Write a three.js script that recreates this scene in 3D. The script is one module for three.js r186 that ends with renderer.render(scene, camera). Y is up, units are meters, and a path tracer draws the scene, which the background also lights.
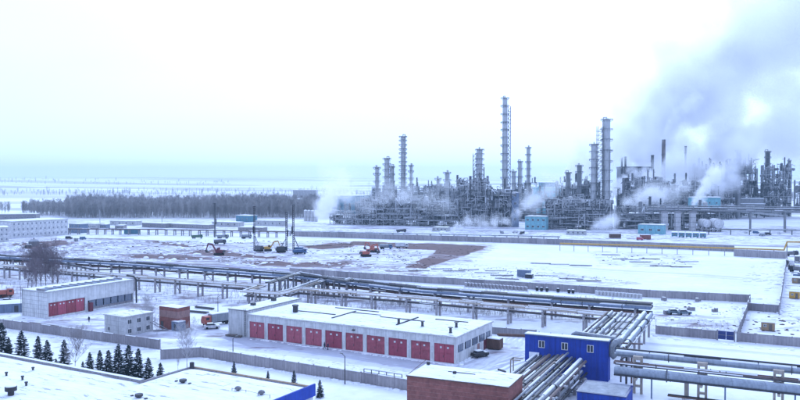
import * as THREE from 'three';
import { mergeGeometries } from 'three/addons/utils/BufferGeometryUtils.js';
import { MarchingCubes } from 'three/addons/objects/MarchingCubes.js';

// ---------- camera, sky, sun, exposure ----------
const scene = new THREE.Scene();
const camera = new THREE.PerspectiveCamera(2 * Math.atan(200 / 750) * 180 / Math.PI, 2, 0.5, 30000);
camera.position.set(0, 42, 0);
camera.rotation.x = -Math.atan(20 / 750);
const renderer = new THREE.WebGLRenderer({ antialias: true });
renderer.toneMapping = THREE.LinearToneMapping;
renderer.toneMappingExposure = 1.28;
renderer.shadowMap.enabled = true;

function rng(seed) { let a = seed >>> 0; return () => { a = (a + 0x6D2B79F5) >>> 0; let t = Math.imul(a ^ (a >>> 15), 1 | a); t = (t + Math.imul(t ^ (t >>> 7), 61 | t)) ^ t; return ((t ^ (t >>> 14)) >>> 0) / 4294967296; }; }
// tileable value noise, fbm, 0..1
function tileNoise(size, cells, octaves, seed, gain = 0.5) {
  const out = new Float32Array(size * size); let amp = 1, tot = 0;
  for (let o = 0; o < octaves; o++, cells *= 2, amp *= gain) {
    const r = rng(seed + o * 101), g = Float32Array.from({ length: cells * cells }, () => r()); tot += amp;
    for (let y = 0; y < size; y++) {
      const fy = y / size * cells, iy = Math.floor(fy), ty = fy - iy, sy = ty * ty * (3 - 2 * ty);
      for (let x = 0; x < size; x++) {
        const fx = x / size * cells, ix = Math.floor(fx), tx = fx - ix, sx = tx * tx * (3 - 2 * tx);
        const a = g[(iy % cells) * cells + ix % cells], b = g[(iy % cells) * cells + (ix + 1) % cells], c = g[((iy + 1) % cells) * cells + ix % cells], d = g[((iy + 1) % cells) * cells + (ix + 1) % cells];
        out[y * size + x] += amp * (a + (b - a) * sx + (c - a) * sy + (a - b - c + d) * sx * sy);
      }
    }
  }
  for (let i = 0; i < out.length; i++) out[i] /= tot;
  return out;
}
const sunDir = new THREE.Vector3(0.16, 0.52, -0.84).normalize();
{ // overcast winter sky: pale, brightest where the hidden sun stands, slightly streaked
  const W = 1024, Hh = 512, data = new Float32Array(W * Hh * 4), n1 = tileNoise(512, 4, 6, 5), n2 = tileNoise(512, 8, 5, 9);
  const d = new THREE.Vector3();
  for (let j = 0; j < Hh; j++) for (let i = 0; i < W; i++) {
    const up = ((j + 0.5) / Hh - 0.5) * Math.PI, ro = ((i + 0.5) / W - 0.5) * 2 * Math.PI;
    d.set(Math.cos(ro) * Math.cos(up), Math.sin(up), Math.sin(ro) * Math.cos(up));
    const c = Math.max(0, d.dot(sunDir)), glow = 0.55 * Math.pow(c, 5) + 0.12 * c;
    const u = ((d.x / (Math.abs(d.y) + 0.18)) * 90 + 4096) & 511, v = ((d.z / (Math.abs(d.y) + 0.18)) * 90 + 4096) & 511;
    const cl = (n1[v * 512 + u] - 0.5) * 0.30 + (n2[j % 512 * 512 + i % 512] - 0.5) * 0.05;
    const L = (0.9 + glow) * (1 + cl * Math.min(1, Math.max(0, d.y * 5)));
    const k = (j * W + i) * 4;
    data[k] = L * 0.69; data[k + 1] = L * 0.905; data[k + 2] = L * 1.5; data[k + 3] = 1;
  }
  const sky = new THREE.DataTexture(data, W, Hh, THREE.RGBAFormat, THREE.FloatType);
  sky.mapping = THREE.EquirectangularReflectionMapping; sky.magFilter = THREE.LinearFilter; sky.needsUpdate = true;
  scene.background = sky; scene.environment = sky;
}
const sun = new THREE.DirectionalLight(new THREE.Color().setRGB(0.74, 0.92, 1.0), 1.3);
sun.position.copy(sunDir).multiplyScalar(1500); sun.shadow.radius = 45; sun.castShadow = true;
Object.assign(sun.shadow.camera, { left: -700, right: 700, top: 700, bottom: -700, near: 10, far: 4000 }); sun.shadow.mapSize.set(4096, 4096);
scene.add(sun);
scene.fog = new THREE.FogExp2(new THREE.Color().setRGB(0.60, 0.84, 1.0), 0.00016);

// ---------- names ----------
const used = {};
function numbered(n) { const k = used[n] = (used[n] ?? -1) + 1; return k ? n + '_' + String(k).padStart(3, '0') : n; }
function tag(o, label, category, group, kind) { o.userData = { label }; if (category) o.userData.category = category; if (group) o.userData.group = group; if (kind) o.userData.kind = kind; return o; }
function thing(name, label, category, [x, z] = [0, 0], turn = 0, group, y = 0) {
  const o = new THREE.Group(); o.name = numbered(name); o.position.set(x, y, z); o.rotation.y = turn; scene.add(o);
  return tag(o, label, category, group, 'thing');
}
function dup(root, [x, z], turn, label, y = 0, s = 1) {
  const r = root.clone(); r.name = numbered(root.name.replace(/_\d{3}$/, '')); r.userData = { ...root.userData }; if (label) r.userData.label = label;
  r.position.set(x, y, z); r.rotation.y = turn; r.scale.setScalar(s); scene.add(r); return r;
}
// ---------- textures and materials ----------
function grey(size, f) {
  const a = new Uint8Array(size * size * 4);
  for (let i = 0; i < size * size; i++) { const v = Math.max(0, Math.min(255, 255 * f(i % size, Math.floor(i / size), i))); a[4 * i] = a[4 * i + 1] = a[4 * i + 2] = v; a[4 * i + 3] = 255; }
  const t = new THREE.DataTexture(a, size, size); t.wrapS = t.wrapT = THREE.RepeatWrapping; t.magFilter = t.minFilter = THREE.LinearFilter; t.needsUpdate = true; return t;
}
const nA = tileNoise(512, 6, 7, 21, 0.62), nB = tileNoise(512, 24, 5, 33, 0.6), nC = tileNoise(512, 3, 4, 57);
const TEX = {
  patch: grey(512, (x, y, i) => 0.62 + 0.38 * Math.min(1, Math.max(0, (nA[i] - 0.3) * 2.4))),
  grain: grey(512, (x, y, i) => 0.7 + 0.3 * nB[i]),
  streak: grey(512, (x, y, i) => { const s = nB[(y >> 4) * 512 + x], b = nA[i]; return 0.46 + 0.54 * Math.min(1, Math.max(0, 0.3 + 2.0 * (s * 0.55 + b * 0.45 - 0.32))); }),
  drift: grey(512, (x, y, i) => { const a = nA[((y * 2) & 511) * 512 + ((x + (y >> 1)) >> 1 & 511)], b = nB[((y * 3) & 511) * 512 + (x >> 1)]; const k = a * 0.5 + b * 0.5; return (0.78 + 0.22 * Math.min(1, Math.max(0, 0.5 + 3 * (k - 0.45)))) * (k < 0.37 ? 0.62 + (0.37 - k) * -2 : 1); }),
  snow: grey(512, (x, y, i) => 0.84 + 0.16 * Math.min(1, Math.max(0, (nA[i] * 0.7 + nC[i] * 0.3 - 0.25) * 2.6))),
};
const repeats = {};
function rep(name, metres) { const k = name + metres; if (!repeats[k]) { const t = TEX[name].clone(); t.repeat.set(1 / metres, 1 / metres); t.needsUpdate = true; repeats[k] = t; } return repeats[k]; }
function mat(r, g, b, tex = 'grain', metres = 6, rough = 0.85, metal = 0, bump = 0) {
  const m = new THREE.MeshStandardMaterial({ roughness: rough, metalness: metal }); m.color.setRGB(r, g, b);
  if (tex) m.map = rep(tex, metres);
  if (bump) { m.bumpMap = rep('grain', metres); m.bumpScale = bump; }
  return m;
}
const M = {
  snow: mat(0.82, 0.84, 0.87, 'snow', 14, 0.95, 0, 0.05), snowCap: mat(0.84, 0.86, 0.88, 'snow', 9, 0.95), roofSnow: mat(0.82, 0.84, 0.87, 'drift', 24, 0.95, 0, 0.06), ice: mat(0.36, 0.38, 0.42, 'patch', 7, 0.9),
  concrete: mat(0.34, 0.315, 0.325, 'streak', 7, 0.92, 0, 0.01), concreteLight: mat(0.54, 0.53, 0.53, 'streak', 9, 0.92), concreteDark: mat(0.27, 0.255, 0.27, 'streak', 7, 0.92), concreteTan: mat(0.42, 0.36, 0.30, 'streak', 5, 0.92),
  brick: mat(0.27, 0.10, 0.085, 'patch', 4, 0.9, 0, 0.01), brickPale: mat(0.34, 0.20, 0.18, 'streak', 4, 0.9),
  doorRed: mat(0.43, 0.08, 0.12, 'streak', 5, 0.6), doorRedDark: mat(0.16, 0.03, 0.045, 'streak', 5, 0.7),
  plaster: mat(0.66, 0.66, 0.65, 'streak', 8, 0.9), plasterGrey: mat(0.54, 0.54, 0.54, 'streak', 8, 0.9), white: mat(0.72, 0.72, 0.72, 'patch', 6, 0.7),
  blue: mat(0.010, 0.05, 0.36, 'streak', 9, 0.75), blueDark: mat(0.01, 0.025, 0.16, 'streak', 6, 0.5), blueGrey: mat(0.16, 0.21, 0.30, 'streak', 6, 0.6),
  glass: new THREE.MeshStandardMaterial({ color: new THREE.Color().setRGB(0.03, 0.035, 0.045), roughness: 0.12 }),
  glassPale: new THREE.MeshStandardMaterial({ color: new THREE.Color().setRGB(0.16, 0.18, 0.22), roughness: 0.2 }),
  steel: mat(0.17, 0.17, 0.18, 'streak', 5, 0.6, 0.2), steelDark: mat(0.055, 0.055, 0.06, 'streak', 5, 0.65), steelPale: mat(0.28, 0.30, 0.33, 'streak', 6, 0.5, 0.3), galvanised: mat(0.30, 0.34, 0.39, 'streak', 5, 0.5, 0.4), insulation: mat(0.25, 0.27, 0.30, 'streak', 3, 0.5, 0.35),
  rust: mat(0.14, 0.075, 0.055, 'streak', 4, 0.8), rustPipe: mat(0.17, 0.125, 0.115, 'streak', 6, 0.75), blackPipe: mat(0.035, 0.035, 0.04, 'patch', 4, 0.6),
  tar: mat(0.045, 0.045, 0.05, 'patch', 3, 0.8), turquoise: mat(0.20, 0.46, 0.52, 'streak', 8, 0.6), turquoiseDark: mat(0.09, 0.24, 0.31, 'streak', 8, 0.6),
  yellow: mat(0.62, 0.36, 0.06, 'patch', 4, 0.6), orange: mat(0.46, 0.12, 0.08, 'patch', 3, 0.5), tyre: mat(0.02, 0.02, 0.022, 'grain', 1, 0.9),
  soil: mat(0.09, 0.055, 0.052, 'patch', 4, 0.95), wood: mat(0.34, 0.23, 0.13, 'streak', 3, 0.8), woodGrey: mat(0.15, 0.125, 0.11, 'streak', 3, 0.9),
  spruce: mat(0.02, 0.04, 0.04, 'grain', 1, 0.9), bark: mat(0.075, 0.06, 0.05, 'streak', 1, 0.95), birch: mat(0.42, 0.40, 0.38, 'patch', 1, 0.9), twig: mat(0.24, 0.19, 0.21, 'grain', 1, 0.95), frost: mat(0.52, 0.50, 0.52, 'grain', 1, 0.95), frostDim: mat(0.33, 0.30, 0.31, 'grain', 1, 0.95),
  green: mat(0.06, 0.14, 0.08, 'patch', 3, 0.5), carBlue: mat(0.05, 0.12, 0.25, 'patch', 3, 0.4), carWhite: mat(0.68, 0.68, 0.7, 'patch', 3, 0.4), carDark: mat(0.03, 0.03, 0.035, 'patch', 3, 0.35), tarp: mat(0.16, 0.22, 0.26, 'patch', 2, 0.7),
};
// ---------- geometry collector ----------
const cylCache = {}, boxGeo = new THREE.BoxGeometry(1, 1, 1).toNonIndexed();
function unitCyl(seg, taper) { const k = seg + '/' + taper; return cylCache[k] ??= new THREE.CylinderGeometry(taper, 1, 1, seg, 1, seg < 6).toNonIndexed(); }
const domeGeo = new THREE.SphereGeometry(1, 14, 5, 0, Math.PI * 2, 0, Math.PI / 2).toNonIndexed(), ballGeo = new THREE.SphereGeometry(1, 12, 8).toNonIndexed(), knuckleGeo = new THREE.OctahedronGeometry(1, 0);
const V = (x, y, z) => new THREE.Vector3(x, y, z), UPV = V(0, 1, 0);
class MB {
  constructor() { this.p = []; this.n = []; }
  add(geo, m) {
    const P = geo.attributes.position.array, N = geo.attributes.normal.array, e = m.elements, nm = new THREE.Matrix3().getNormalMatrix(m).elements;
    for (let i = 0; i < P.length; i += 3) {
      const x = P[i], y = P[i + 1], z = P[i + 2], a = N[i], b = N[i + 1], c = N[i + 2];
      this.p.push(e[0] * x + e[4] * y + e[8] * z + e[12], e[1] * x + e[5] * y + e[9] * z + e[13], e[2] * x + e[6] * y + e[10] * z + e[14]);
      let u = nm[0] * a + nm[3] * b + nm[6] * c, v = nm[1] * a + nm[4] * b + nm[7] * c, w = nm[2] * a + nm[5] * b + nm[8] * c; const l = Math.hypot(u, v, w) || 1;
      this.n.push(u / l, v / l, w / l);
    }
    return this;
  }
  box(w, h, d, x, y, z, ry = 0, rx = 0, rz = 0) { return this.add(boxGeo, new THREE.Matrix4().compose(V(x, y, z), new THREE.Quaternion().setFromEuler(new THREE.Euler(rx, ry, rz, 'YXZ')), V(w, h, d))); }
  bx(x0, x1, y0, y1, z0, z1) { return this.box(Math.abs(x1 - x0), Math.abs(y1 - y0), Math.abs(z1 - z0), (x0 + x1) / 2, (y0 + y1) / 2, (z0 + z1) / 2); }
  cyl(r, h, x, y, z, seg = 10, taper = 1) { return this.add(unitCyl(seg, taper), new THREE.Matrix4().compose(V(x, y + h / 2, z), new THREE.Quaternion(), V(r, h, r))); }
  dome(r, h, x, y, z) { return this.add(domeGeo, new THREE.Matrix4().compose(V(x, y, z), new THREE.Quaternion(), V(r, h, r))); }
  ball(r, x, y, z, sy = 1) { return this.add(ballGeo, new THREE.Matrix4().compose(V(x, y, z), new THREE.Quaternion(), V(r, r * sy, r))); }
  bar(a, b, r, seg = 8, taper = 1) { const d = b.clone().sub(a), l = d.length(); if (l < 1e-4) return this; return this.add(unitCyl(seg, taper), new THREE.Matrix4().compose(a.clone().add(b).multiplyScalar(0.5), new THREE.Quaternion().setFromUnitVectors(UPV, d.multiplyScalar(1 / l)), V(r, l, r))); }
  beam(a, b, w, h) { const d = b.clone().sub(a), l = d.length(), m = a.clone().add(b).multiplyScalar(0.5); const ry = Math.atan2(d.x, d.z), rx = -Math.asin(d.y / l); return this.box(w, h, l, m.x, m.y, m.z, ry, rx); }
  pipe(pts, r, seg = 10) { for (let i = 0; i + 1 < pts.length; i++) { this.bar(pts[i], pts[i + 1], r, seg); if (i) seg < 6 ? this.add(knuckleGeo, new THREE.Matrix4().compose(pts[i], new THREE.Quaternion(), V(r * 1.15, r * 1.15, r * 1.15))) : this.ball(r * 1.02, pts[i].x, pts[i].y, pts[i].z); } return this; }
  tri(a, b, c) { const n = b.clone().sub(a).cross(c.clone().sub(a)).normalize(); for (const q of [a, b, c]) { this.p.push(q.x, q.y, q.z); this.n.push(n.x, n.y, n.z); } return this; }
  quad(a, b, c, d) { return this.tri(a, b, c).tri(a, c, d); }
  geo() {
    const g = new THREE.BufferGeometry(), n = this.p.length / 3, uv = new Float32Array(n * 2), p = this.p, m = this.n;
    for (let t = 0; t < n; t += 3) { // box projection in metres, one axis for each face
      let X = 0, Y = 0, Z = 0; for (let k = 0; k < 3; k++) { X += m[(t + k) * 3]; Y += m[(t + k) * 3 + 1]; Z += m[(t + k) * 3 + 2]; } X = Math.abs(X); Y = Math.abs(Y); Z = Math.abs(Z);
      for (let k = 0; k < 3; k++) { const i = (t + k) * 3, o = (t + k) * 2; if (Y >= X && Y >= Z) { uv[o] = p[i]; uv[o + 1] = p[i + 2]; } else if (X > Z) { uv[o] = p[i + 2]; uv[o + 1] = p[i + 1]; } else { uv[o] = p[i]; uv[o + 1] = p[i + 1]; } }
    }
    g.setAttribute('position', new THREE.Float32BufferAttribute(p, 3)); g.setAttribute('normal', new THREE.Float32BufferAttribute(m, 3)); g.setAttribute('uv', new THREE.BufferAttribute(uv, 2));
    return g;
  }
  mesh(name, material, parent) { const o = new THREE.Mesh(this.geo(), material); o.name = name; o.castShadow = o.receiveShadow = true; (parent ?? scene).add(o); if (!parent) o.name = numbered(name); return o; }
}
const mb = () => new MB();
function meshOf(name, geo, material, parent, x = 0, y = 0, z = 0, ry = 0) { const o = new THREE.Mesh(geo, material); o.name = name; o.position.set(x, y, z); o.rotation.y = ry; o.castShadow = o.receiveShadow = true; parent.add(o); return o; }
// a footprint edge from p to q seen from the camera: turn so that local +x runs p -> q and +z faces out
const turnOf = (p, q) => -Math.atan2(q[1] - p[1], q[0] - p[0]);
const len = (p, q) => Math.hypot(q[0] - p[0], q[1] - p[1]);
const lerp2 = (p, q, t) => [p[0] + (q[0] - p[0]) * t, p[1] + (q[1] - p[1]) * t];
const A29 = -29 * Math.PI / 180; // the turn of the works' building grid

// ---------- ground ----------
function samp(t, x, z, s) { const u = x / s * 512, v = z / s * 512, iu = Math.floor(u), iv = Math.floor(v), a = u - iu, b = v - iv, q = (i, j) => t[((j & 511) << 9) + (i & 511)]; return (q(iu, iv) * (1 - a) + q(iu + 1, iv) * a) * (1 - b) + (q(iu, iv + 1) * (1 - a) + q(iu + 1, iv + 1) * a) * b; }
const groundY = (x, z) => (samp(nC, x, z, 260) - 0.5) * 0.5 + (samp(nA, x, z, 90) - 0.5) * 0.35 - 0.12;
function sheet(name, x0, x1, z0, z1, nx, nz, material) {
  const g = new THREE.PlaneGeometry(x1 - x0, z1 - z0, nx, nz); g.rotateX(-Math.PI / 2); g.translate((x0 + x1) / 2, 0, (z0 + z1) / 2);
  const p = g.attributes.position; for (let i = 0; i < p.count; i++) p.setY(i, groundY(p.getX(i), p.getZ(i))); g.computeVertexNormals();
  const o = new THREE.Mesh(g, material); o.name = name; o.receiveShadow = true; scene.add(o); tag(o, 'trampled snow covering the ground of the works', undefined, undefined, 'structure'); return o;
}
function paintSite(W, Hh, x0, x1, z0, z1, seed) { // what lies on the ground: clean and trodden snow, slush, soil, wheel tracks, clods
  const c = document.createElement('canvas'); c.width = W; c.height = Hh; const k = c.getContext('2d'), r = rng(seed);
  const sx = W / (x1 - x0), sz = Hh / (z1 - z0), X = (x) => (x - x0) * sx, Z = (z) => (z - z0) * sz;
  k.fillStyle = 'rgb(232,235,240)'; k.fillRect(0, 0, W, Hh);
  const poly = (pts, col) => { k.fillStyle = col; k.beginPath(); pts.forEach(([x, z], i) => (i ? k.lineTo(X(x), Z(z)) : k.moveTo(X(x), Z(z)))); k.closePath(); k.fill(); };
  const ragged = (pts, col, n = 5, amp = 1.6) => { const q = []; pts.forEach((p, i) => { const b = pts[(i + 1) % pts.length]; for (let t = 0; t < n; t++) { const m = lerp2(p, b, t / n); q.push([m[0] + (r() - 0.5) * amp * 2, m[1] + (r() - 0.5) * amp * 2.6]); } }); poly(q, col); };
  const line = (pts, w, col) => { k.strokeStyle = col; k.lineWidth = w * sx; k.lineJoin = 'round'; k.beginPath(); pts.forEach(([x, z], i) => (i ? k.lineTo(X(x), Z(z)) : k.moveTo(X(x), Z(z)))); k.stroke(); };
  const tracks = (pts, n, spread, col) => { for (let i = 0; i < n; i++) { const o = (r() - 0.5) * spread, p = (r() - 0.5) * spread; const q = []; for (let j = 0; j + 1 < pts.length; j++) for (let t = 0; t < 8; t++) { const m = lerp2(pts[j], pts[j + 1], t / 8); q.push([m[0] + o + (r() - 0.5) * 0.8, m[1] + p + (r() - 0.5) * 0.8]); } q.push([pts.at(-1)[0] + o, pts.at(-1)[1] + p]); line(q, 0.45 + r() * 0.3, col); line(q.map(([a, b]) => [a + 1.0, b + 1.5]), 0.45 + r() * 0.3, col); } };
  // slushy ways
  const way = 'rgb(150,149,156)', way2 = 'rgb(176,176,184)';
  line([[-276.10, -449.20], [-224.08, -419.18], [-133.22, -383.30], [-51.35, -349.13], [8.45, -315.69]], 11, way2); line([[-276.10, -449.20], [-224.08, -419.18], [-133.22, -383.30], [-51.35, -349.13], [8.45, -315.69]], 8, way);
  line([[-235.69, -383.30], [-225.30, -455.73], [-215.04, -495.30], [-185.97, -515.64], [-137.75, -515.64]], 16, way2); line([[-235.69, -383.30], [-225.30, -455.73], [-215.04, -495.30], [-185.97, -515.64]], 9, way);
  line([[-161.60, -605.08], [-84.03, -593.64], [0.00, -561.78], [85.45, -533.16], [166.73, -499.24], [250.84, -469.36]], 16, way2); line([[-161.60, -605.08], [-84.03, -593.64], [0.00, -561.78], [85.45, -533.16], [166.73, -499.24], [250.84, -469.36]], 9, way);
  line([[-109.60, -684.15], [17.15, -642.19], [129.28, -605.08], [300.11, -561.78]], 12, way2);
  ragged([[-64.64, -241.36], [-39.39, -195.90], [13.13, -163.06], [34.60, -184.31], [29.25, -198.39], [12.29, -166.55], [-39.91, -195.90]], 'rgb(214,217,226)', 6, 1.2);
  line([[-75.72, -182.15], [-60.86, -189.92], [-52.19, -194.67], [-16.71, -177.98], [12.99, -161.37]], 7, 'rgb(212,215,223)');
  // soil laid bare on the building site
  const soil = 'rgb(98,70,70)', soil2 = 'rgb(158,142,148)'; 
  const dig = [[[-33.06, -515.64], [-6.72, -503.24], [17.89, -496.08], [34.14, -491.42], [54.75, -476.49], [51.15, -455.73], [36.56, -420.87], [19.74, -378.67], [11.94, -357.09], [1.45, -361.21], [9.45, -392.91], [18.56, -420.87], [21.01, -449.20], [7.31, -455.73], [-6.27, -469.36], [-31.03, -483.84]], [[-55.69, -365.42], [-48.68, -383.30], [-29.72, -383.30], [-24.30, -378.67], [-29.98, -367.56], [-45.88, -361.21]], [[-122.02, -430.69], [-120.48, -453.09], [-104.73, -453.09], [-94.97, -430.69], [-76.84, -413.65], [-64.39, -408.26], [-63.82, -397.90], [-90.62, -410.94], [-106.29, -416.40]], [[-175.06, -524.25], [-146.72, -499.24], [-128.59, -476.49], [-131.69, -469.36], [-151.90, -483.84]], [[-62.71, -469.36], [-46.68, -499.24], [-29.34, -499.24], [-30.10, -469.36], [-45.67, -455.73]], [[-156.86, -419.18], [-130.59, -424.86], [-98.39, -397.90], [-115.54, -392.91], [-140.05, -403.01]], [[-81.98, -383.30], [-72.48, -392.91], [-50.62, -378.67], [-56.18, -365.42], [-71.67, -369.73]], [[-256.03, -491.42], [-238.08, -524.25], [-216.74, -499.24], [-225.30, -455.73]]];
  dig.forEach((d) => { ragged(d, soil2, 6, 2.6); ragged(d, soil, 6, 1.2); });
  // churned snow with clods
  const churn = (a, b, cnr, d, n, s, cols) => { for (let i = 0; i < n; i++) { const u = r(), v = r(), p = lerp2(lerp2(a, b, u), lerp2(d, cnr, u), v); if (samp(nA, p[0], p[1], 60) < 0.44) continue; k.fillStyle = cols[Math.floor(r() * cols.length)]; k.beginPath(); const q = r() * r(); k.ellipse(X(p[0]), Z(p[1]), s * sx * (0.1 + q), s * sz * (0.08 + 0.45 * q), r() * 3, 0, 7); k.fill(); } };
  const cl = ['rgb(120,110,112)', 'rgb(160,156,162)', 'rgb(190,190,198)', 'rgb(240,243,247)', 'rgb(98,88,90)'];
  churn([-275.51, -515.64], [-140.05, -524.25], [-87.10, -383.30], [-215.46, -403.01], 3900, 1.6, cl); churn([-140.05, -524.25], [0.00, -507.31], [8.85, -330.69], [-83.05, -365.42], 2250, 1.3, cl);
  churn([0.00, -383.30], [68.40, -365.42], [96.96, -301.98], [8.75, -327.24], 1350, 1.1, cl); churn([114.04, -449.20], [154.79, -413.65], [138.46, -357.09], [100.04, -374.15], 600, 1.0, cl); churn([89.28, -261.57], [116.14, -255.16], [89.35, -198.39], [67.77, -202.25], 570, 0.9, cl);
  churn([193.27, -419.18], [246.09, -449.20], [120.44, -209.03], [96.63, -209.03], 750, 1.1, cl); churn([-120.04, -749.41], [329.53, -616.97], [289.76, -542.37], [-96.96, -605.08], 3300, 2.2, cl);
  churn([-160.42, -285.45], [-60.02, -299.09], [-45.02, -224.04], [-127.87, -227.30], 1050, 0.9, ['rgb(175,172,178)', 'rgb(200,200,208)', 'rgb(140,134,138)']); churn([-57.29, -285.45], [70.02, -237.69], [65.09, -220.87], [-50.02, -249.06], 1350, 0.9, ['rgb(150,144,150)', 'rgb(190,190,198)']);
  churn([-118.35, -220.87], [4.20, -156.49], [4.38, -163.06], [-123.57, -230.66], 900, 0.7, ['rgb(196,196,204)', 'rgb(180,178,186)']);
  tracks([[-60.43, -214.79], [-39.67, -194.67], [-17.10, -182.15], [13.20, -163.92], [29.31, -182.15]], 9, 7, 'rgb(178,180,190)'); tracks([[-100.60, -220.87], [-84.03, -209.03], [-65.06, -202.25], [-51.82, -209.03], [-35.65, -189.92]], 6, 5, 'rgb(180,182,192)');
  tracks([[15.48, -164.79], [28.01, -189.92], [32.95, -204.91]], 4, 4, 'rgb(200,203,212)'); tracks([[61.49, -383.30], [93.37, -349.13], [132.68, -330.69], [155.46, -314.10]], 6, 14, 'rgb(202,205,213)'); tracks([[-81.98, -383.30], [-55.28, -413.65], [-11.67, -436.69], [37.71, -403.01]], 8, 16, 'rgb(180,180,188)');
  tracks([[55.14, -195.90], [75.48, -187.64], [95.49, -177.98]], 4, 3, 'rgb(205,208,216)'); tracks([[76.93, -220.87], [91.34, -227.30], [93.83, -209.03]], 3, 4, 'rgb(196,198,206)');
  // how dirty each stretch is: worked into the snow as ragged patches of slush and soil
  const mk = document.createElement('canvas'); mk.width = W / 4; mk.height = Hh / 4; const mc = mk.getContext('2d'); mc.fillStyle = '#000'; mc.fillRect(0, 0, W, Hh);
  const foul = (pts, v) => { mc.fillStyle = `rgb(${v},${v},${v})`; mc.beginPath(); pts.forEach(([x, z], i) => (i ? mc.lineTo(X(x) / 4, Z(z) / 4) : mc.moveTo(X(x) / 4, Z(z) / 4))); mc.closePath(); mc.fill(); };
  foul([[-390.14, -561.78], [-202.83, -542.37], [-126.71, -499.24], [-42.01, -449.20], [14.32, -357.09], [12.48, -310.98], [-49.17, -334.22], [-130.05, -374.15], [-266.44, -383.30]], 205); foul([[-126.71, -499.24], [-49.02, -524.25], [65.65, -491.42], [35.87, -383.30], [9.34, -349.13], [-37.71, -403.01]], 160); foul([[-266.44, -383.30], [-127.02, -365.42], [-46.30, -320.54], [7.50, -280.33], [78.17, -243.24], [69.54, -216.28], [15.22, -227.30], [-50.02, -249.06], [-182.06, -261.57]], 155); foul([[9.34, -349.13], [57.29, -357.09], [98.86, -307.92], [91.67, -285.45], [8.49, -317.29]], 110); foul([[114.04, -449.20], [164.65, -424.86], [143.23, -357.09], [97.71, -365.42]], 100);
  foul([[-250.09, -749.41], [383.61, -684.15], [263.38, -469.36], [160.06, -499.24], [0.00, -551.90], [-85.59, -582.63], [-201.99, -605.08]], 150); foul([[-606.88, -874.50], [-118.50, -807.15], [-85.59, -582.63], [-364.13, -524.25]], 140); foul([[89.28, -261.57], [115.20, -253.09], [88.28, -198.39], [69.10, -206.26]], 120); foul([[213.08, -449.20], [264.09, -449.20], [115.54, -195.90], [90.59, -195.90], [120.95, -237.69], [198.80, -383.30]], 140); foul([[-118.74, -227.30], [-62.24, -193.46], [-24.43, -182.15], [10.72, -159.71], [29.66, -184.31], [22.41, -209.03], [11.29, -168.36], [-39.89, -198.39], [-66.98, -227.30], [-97.79, -270.62], [-103.52, -227.30]], 150); foul([[-112.04, -209.03], [-58.63, -182.15], [-55.40, -172.08], [-106.37, -198.39]], 90);
  const mi = mc.getImageData(0, 0, W / 4, Hh / 4).data, mW = W / 4;
  // large soft differences in how clean the snow is, and fine grain
  const im = k.getImageData(0, 0, W, Hh), a = im.data; for (let j = 0; j < Hh; j++) for (let i = 0; i < W; i++) { const x = x0 + i / sx, z = z0 + j / sz, v = 0.86 + 0.18 * samp(nA, x, z, 120) + 0.08 * (samp(nB, x, z, 37) - 0.5), q = (j * W + i) * 4, wx = Math.min(mW - 1, Math.max(0, (i + 24 * (samp(nB, x, z, 50) - 0.5)) >> 2)), wj = Math.min(Hh / 4 - 1, Math.max(0, (j + 24 * (samp(nB, z, x, 50) - 0.5)) >> 2)), dw = mi[(wj * mW + wx) * 4] / 255; if (dw > 0) { const n = samp(nA, x * 0.6 + z * 0.25, z * 1.3, 75) * 0.55 + samp(nB, x * 0.7, z * 1.6, 60) * 0.45, s1 = Math.max(0, Math.min(1, (n - 0.66 + 0.36 * dw) * 9)) * 0.75, s2 = Math.max(0, Math.min(1, (n - 0.80 + 0.36 * dw) * 12)) * 0.8; for (let h = 0; h < 3; h++) { a[q + h] += ([176, 174, 184][h] - a[q + h]) * s1 * (a[q + h] > 150 ? 1 : 0); a[q + h] += ([112, 98, 102][h] - a[q + h]) * s2; } } a[q] = Math.min(255, a[q] * v); a[q + 1] = Math.min(255, a[q + 1] * v); a[q + 2] = Math.min(255, a[q + 2] * (v + 0.005)); }
  k.putImageData(im, 0, 0);
  const t = new THREE.CanvasTexture(c); t.colorSpace = THREE.SRGBColorSpace; const m = new THREE.MeshStandardMaterial({ map: t, roughness: 0.95 }); return m;
}
sheet('snow_ground', -260, 260, -330, -60, 260, 135, paintSite(2048, 1024, -260, 260, -330, -60, 3));
sheet('snow_ground_001', -640, 640, -800, -330, 256, 110, paintSite(2048, 1024, -640, 640, -800, -330, 4));
used.snow_ground = 1;
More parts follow.
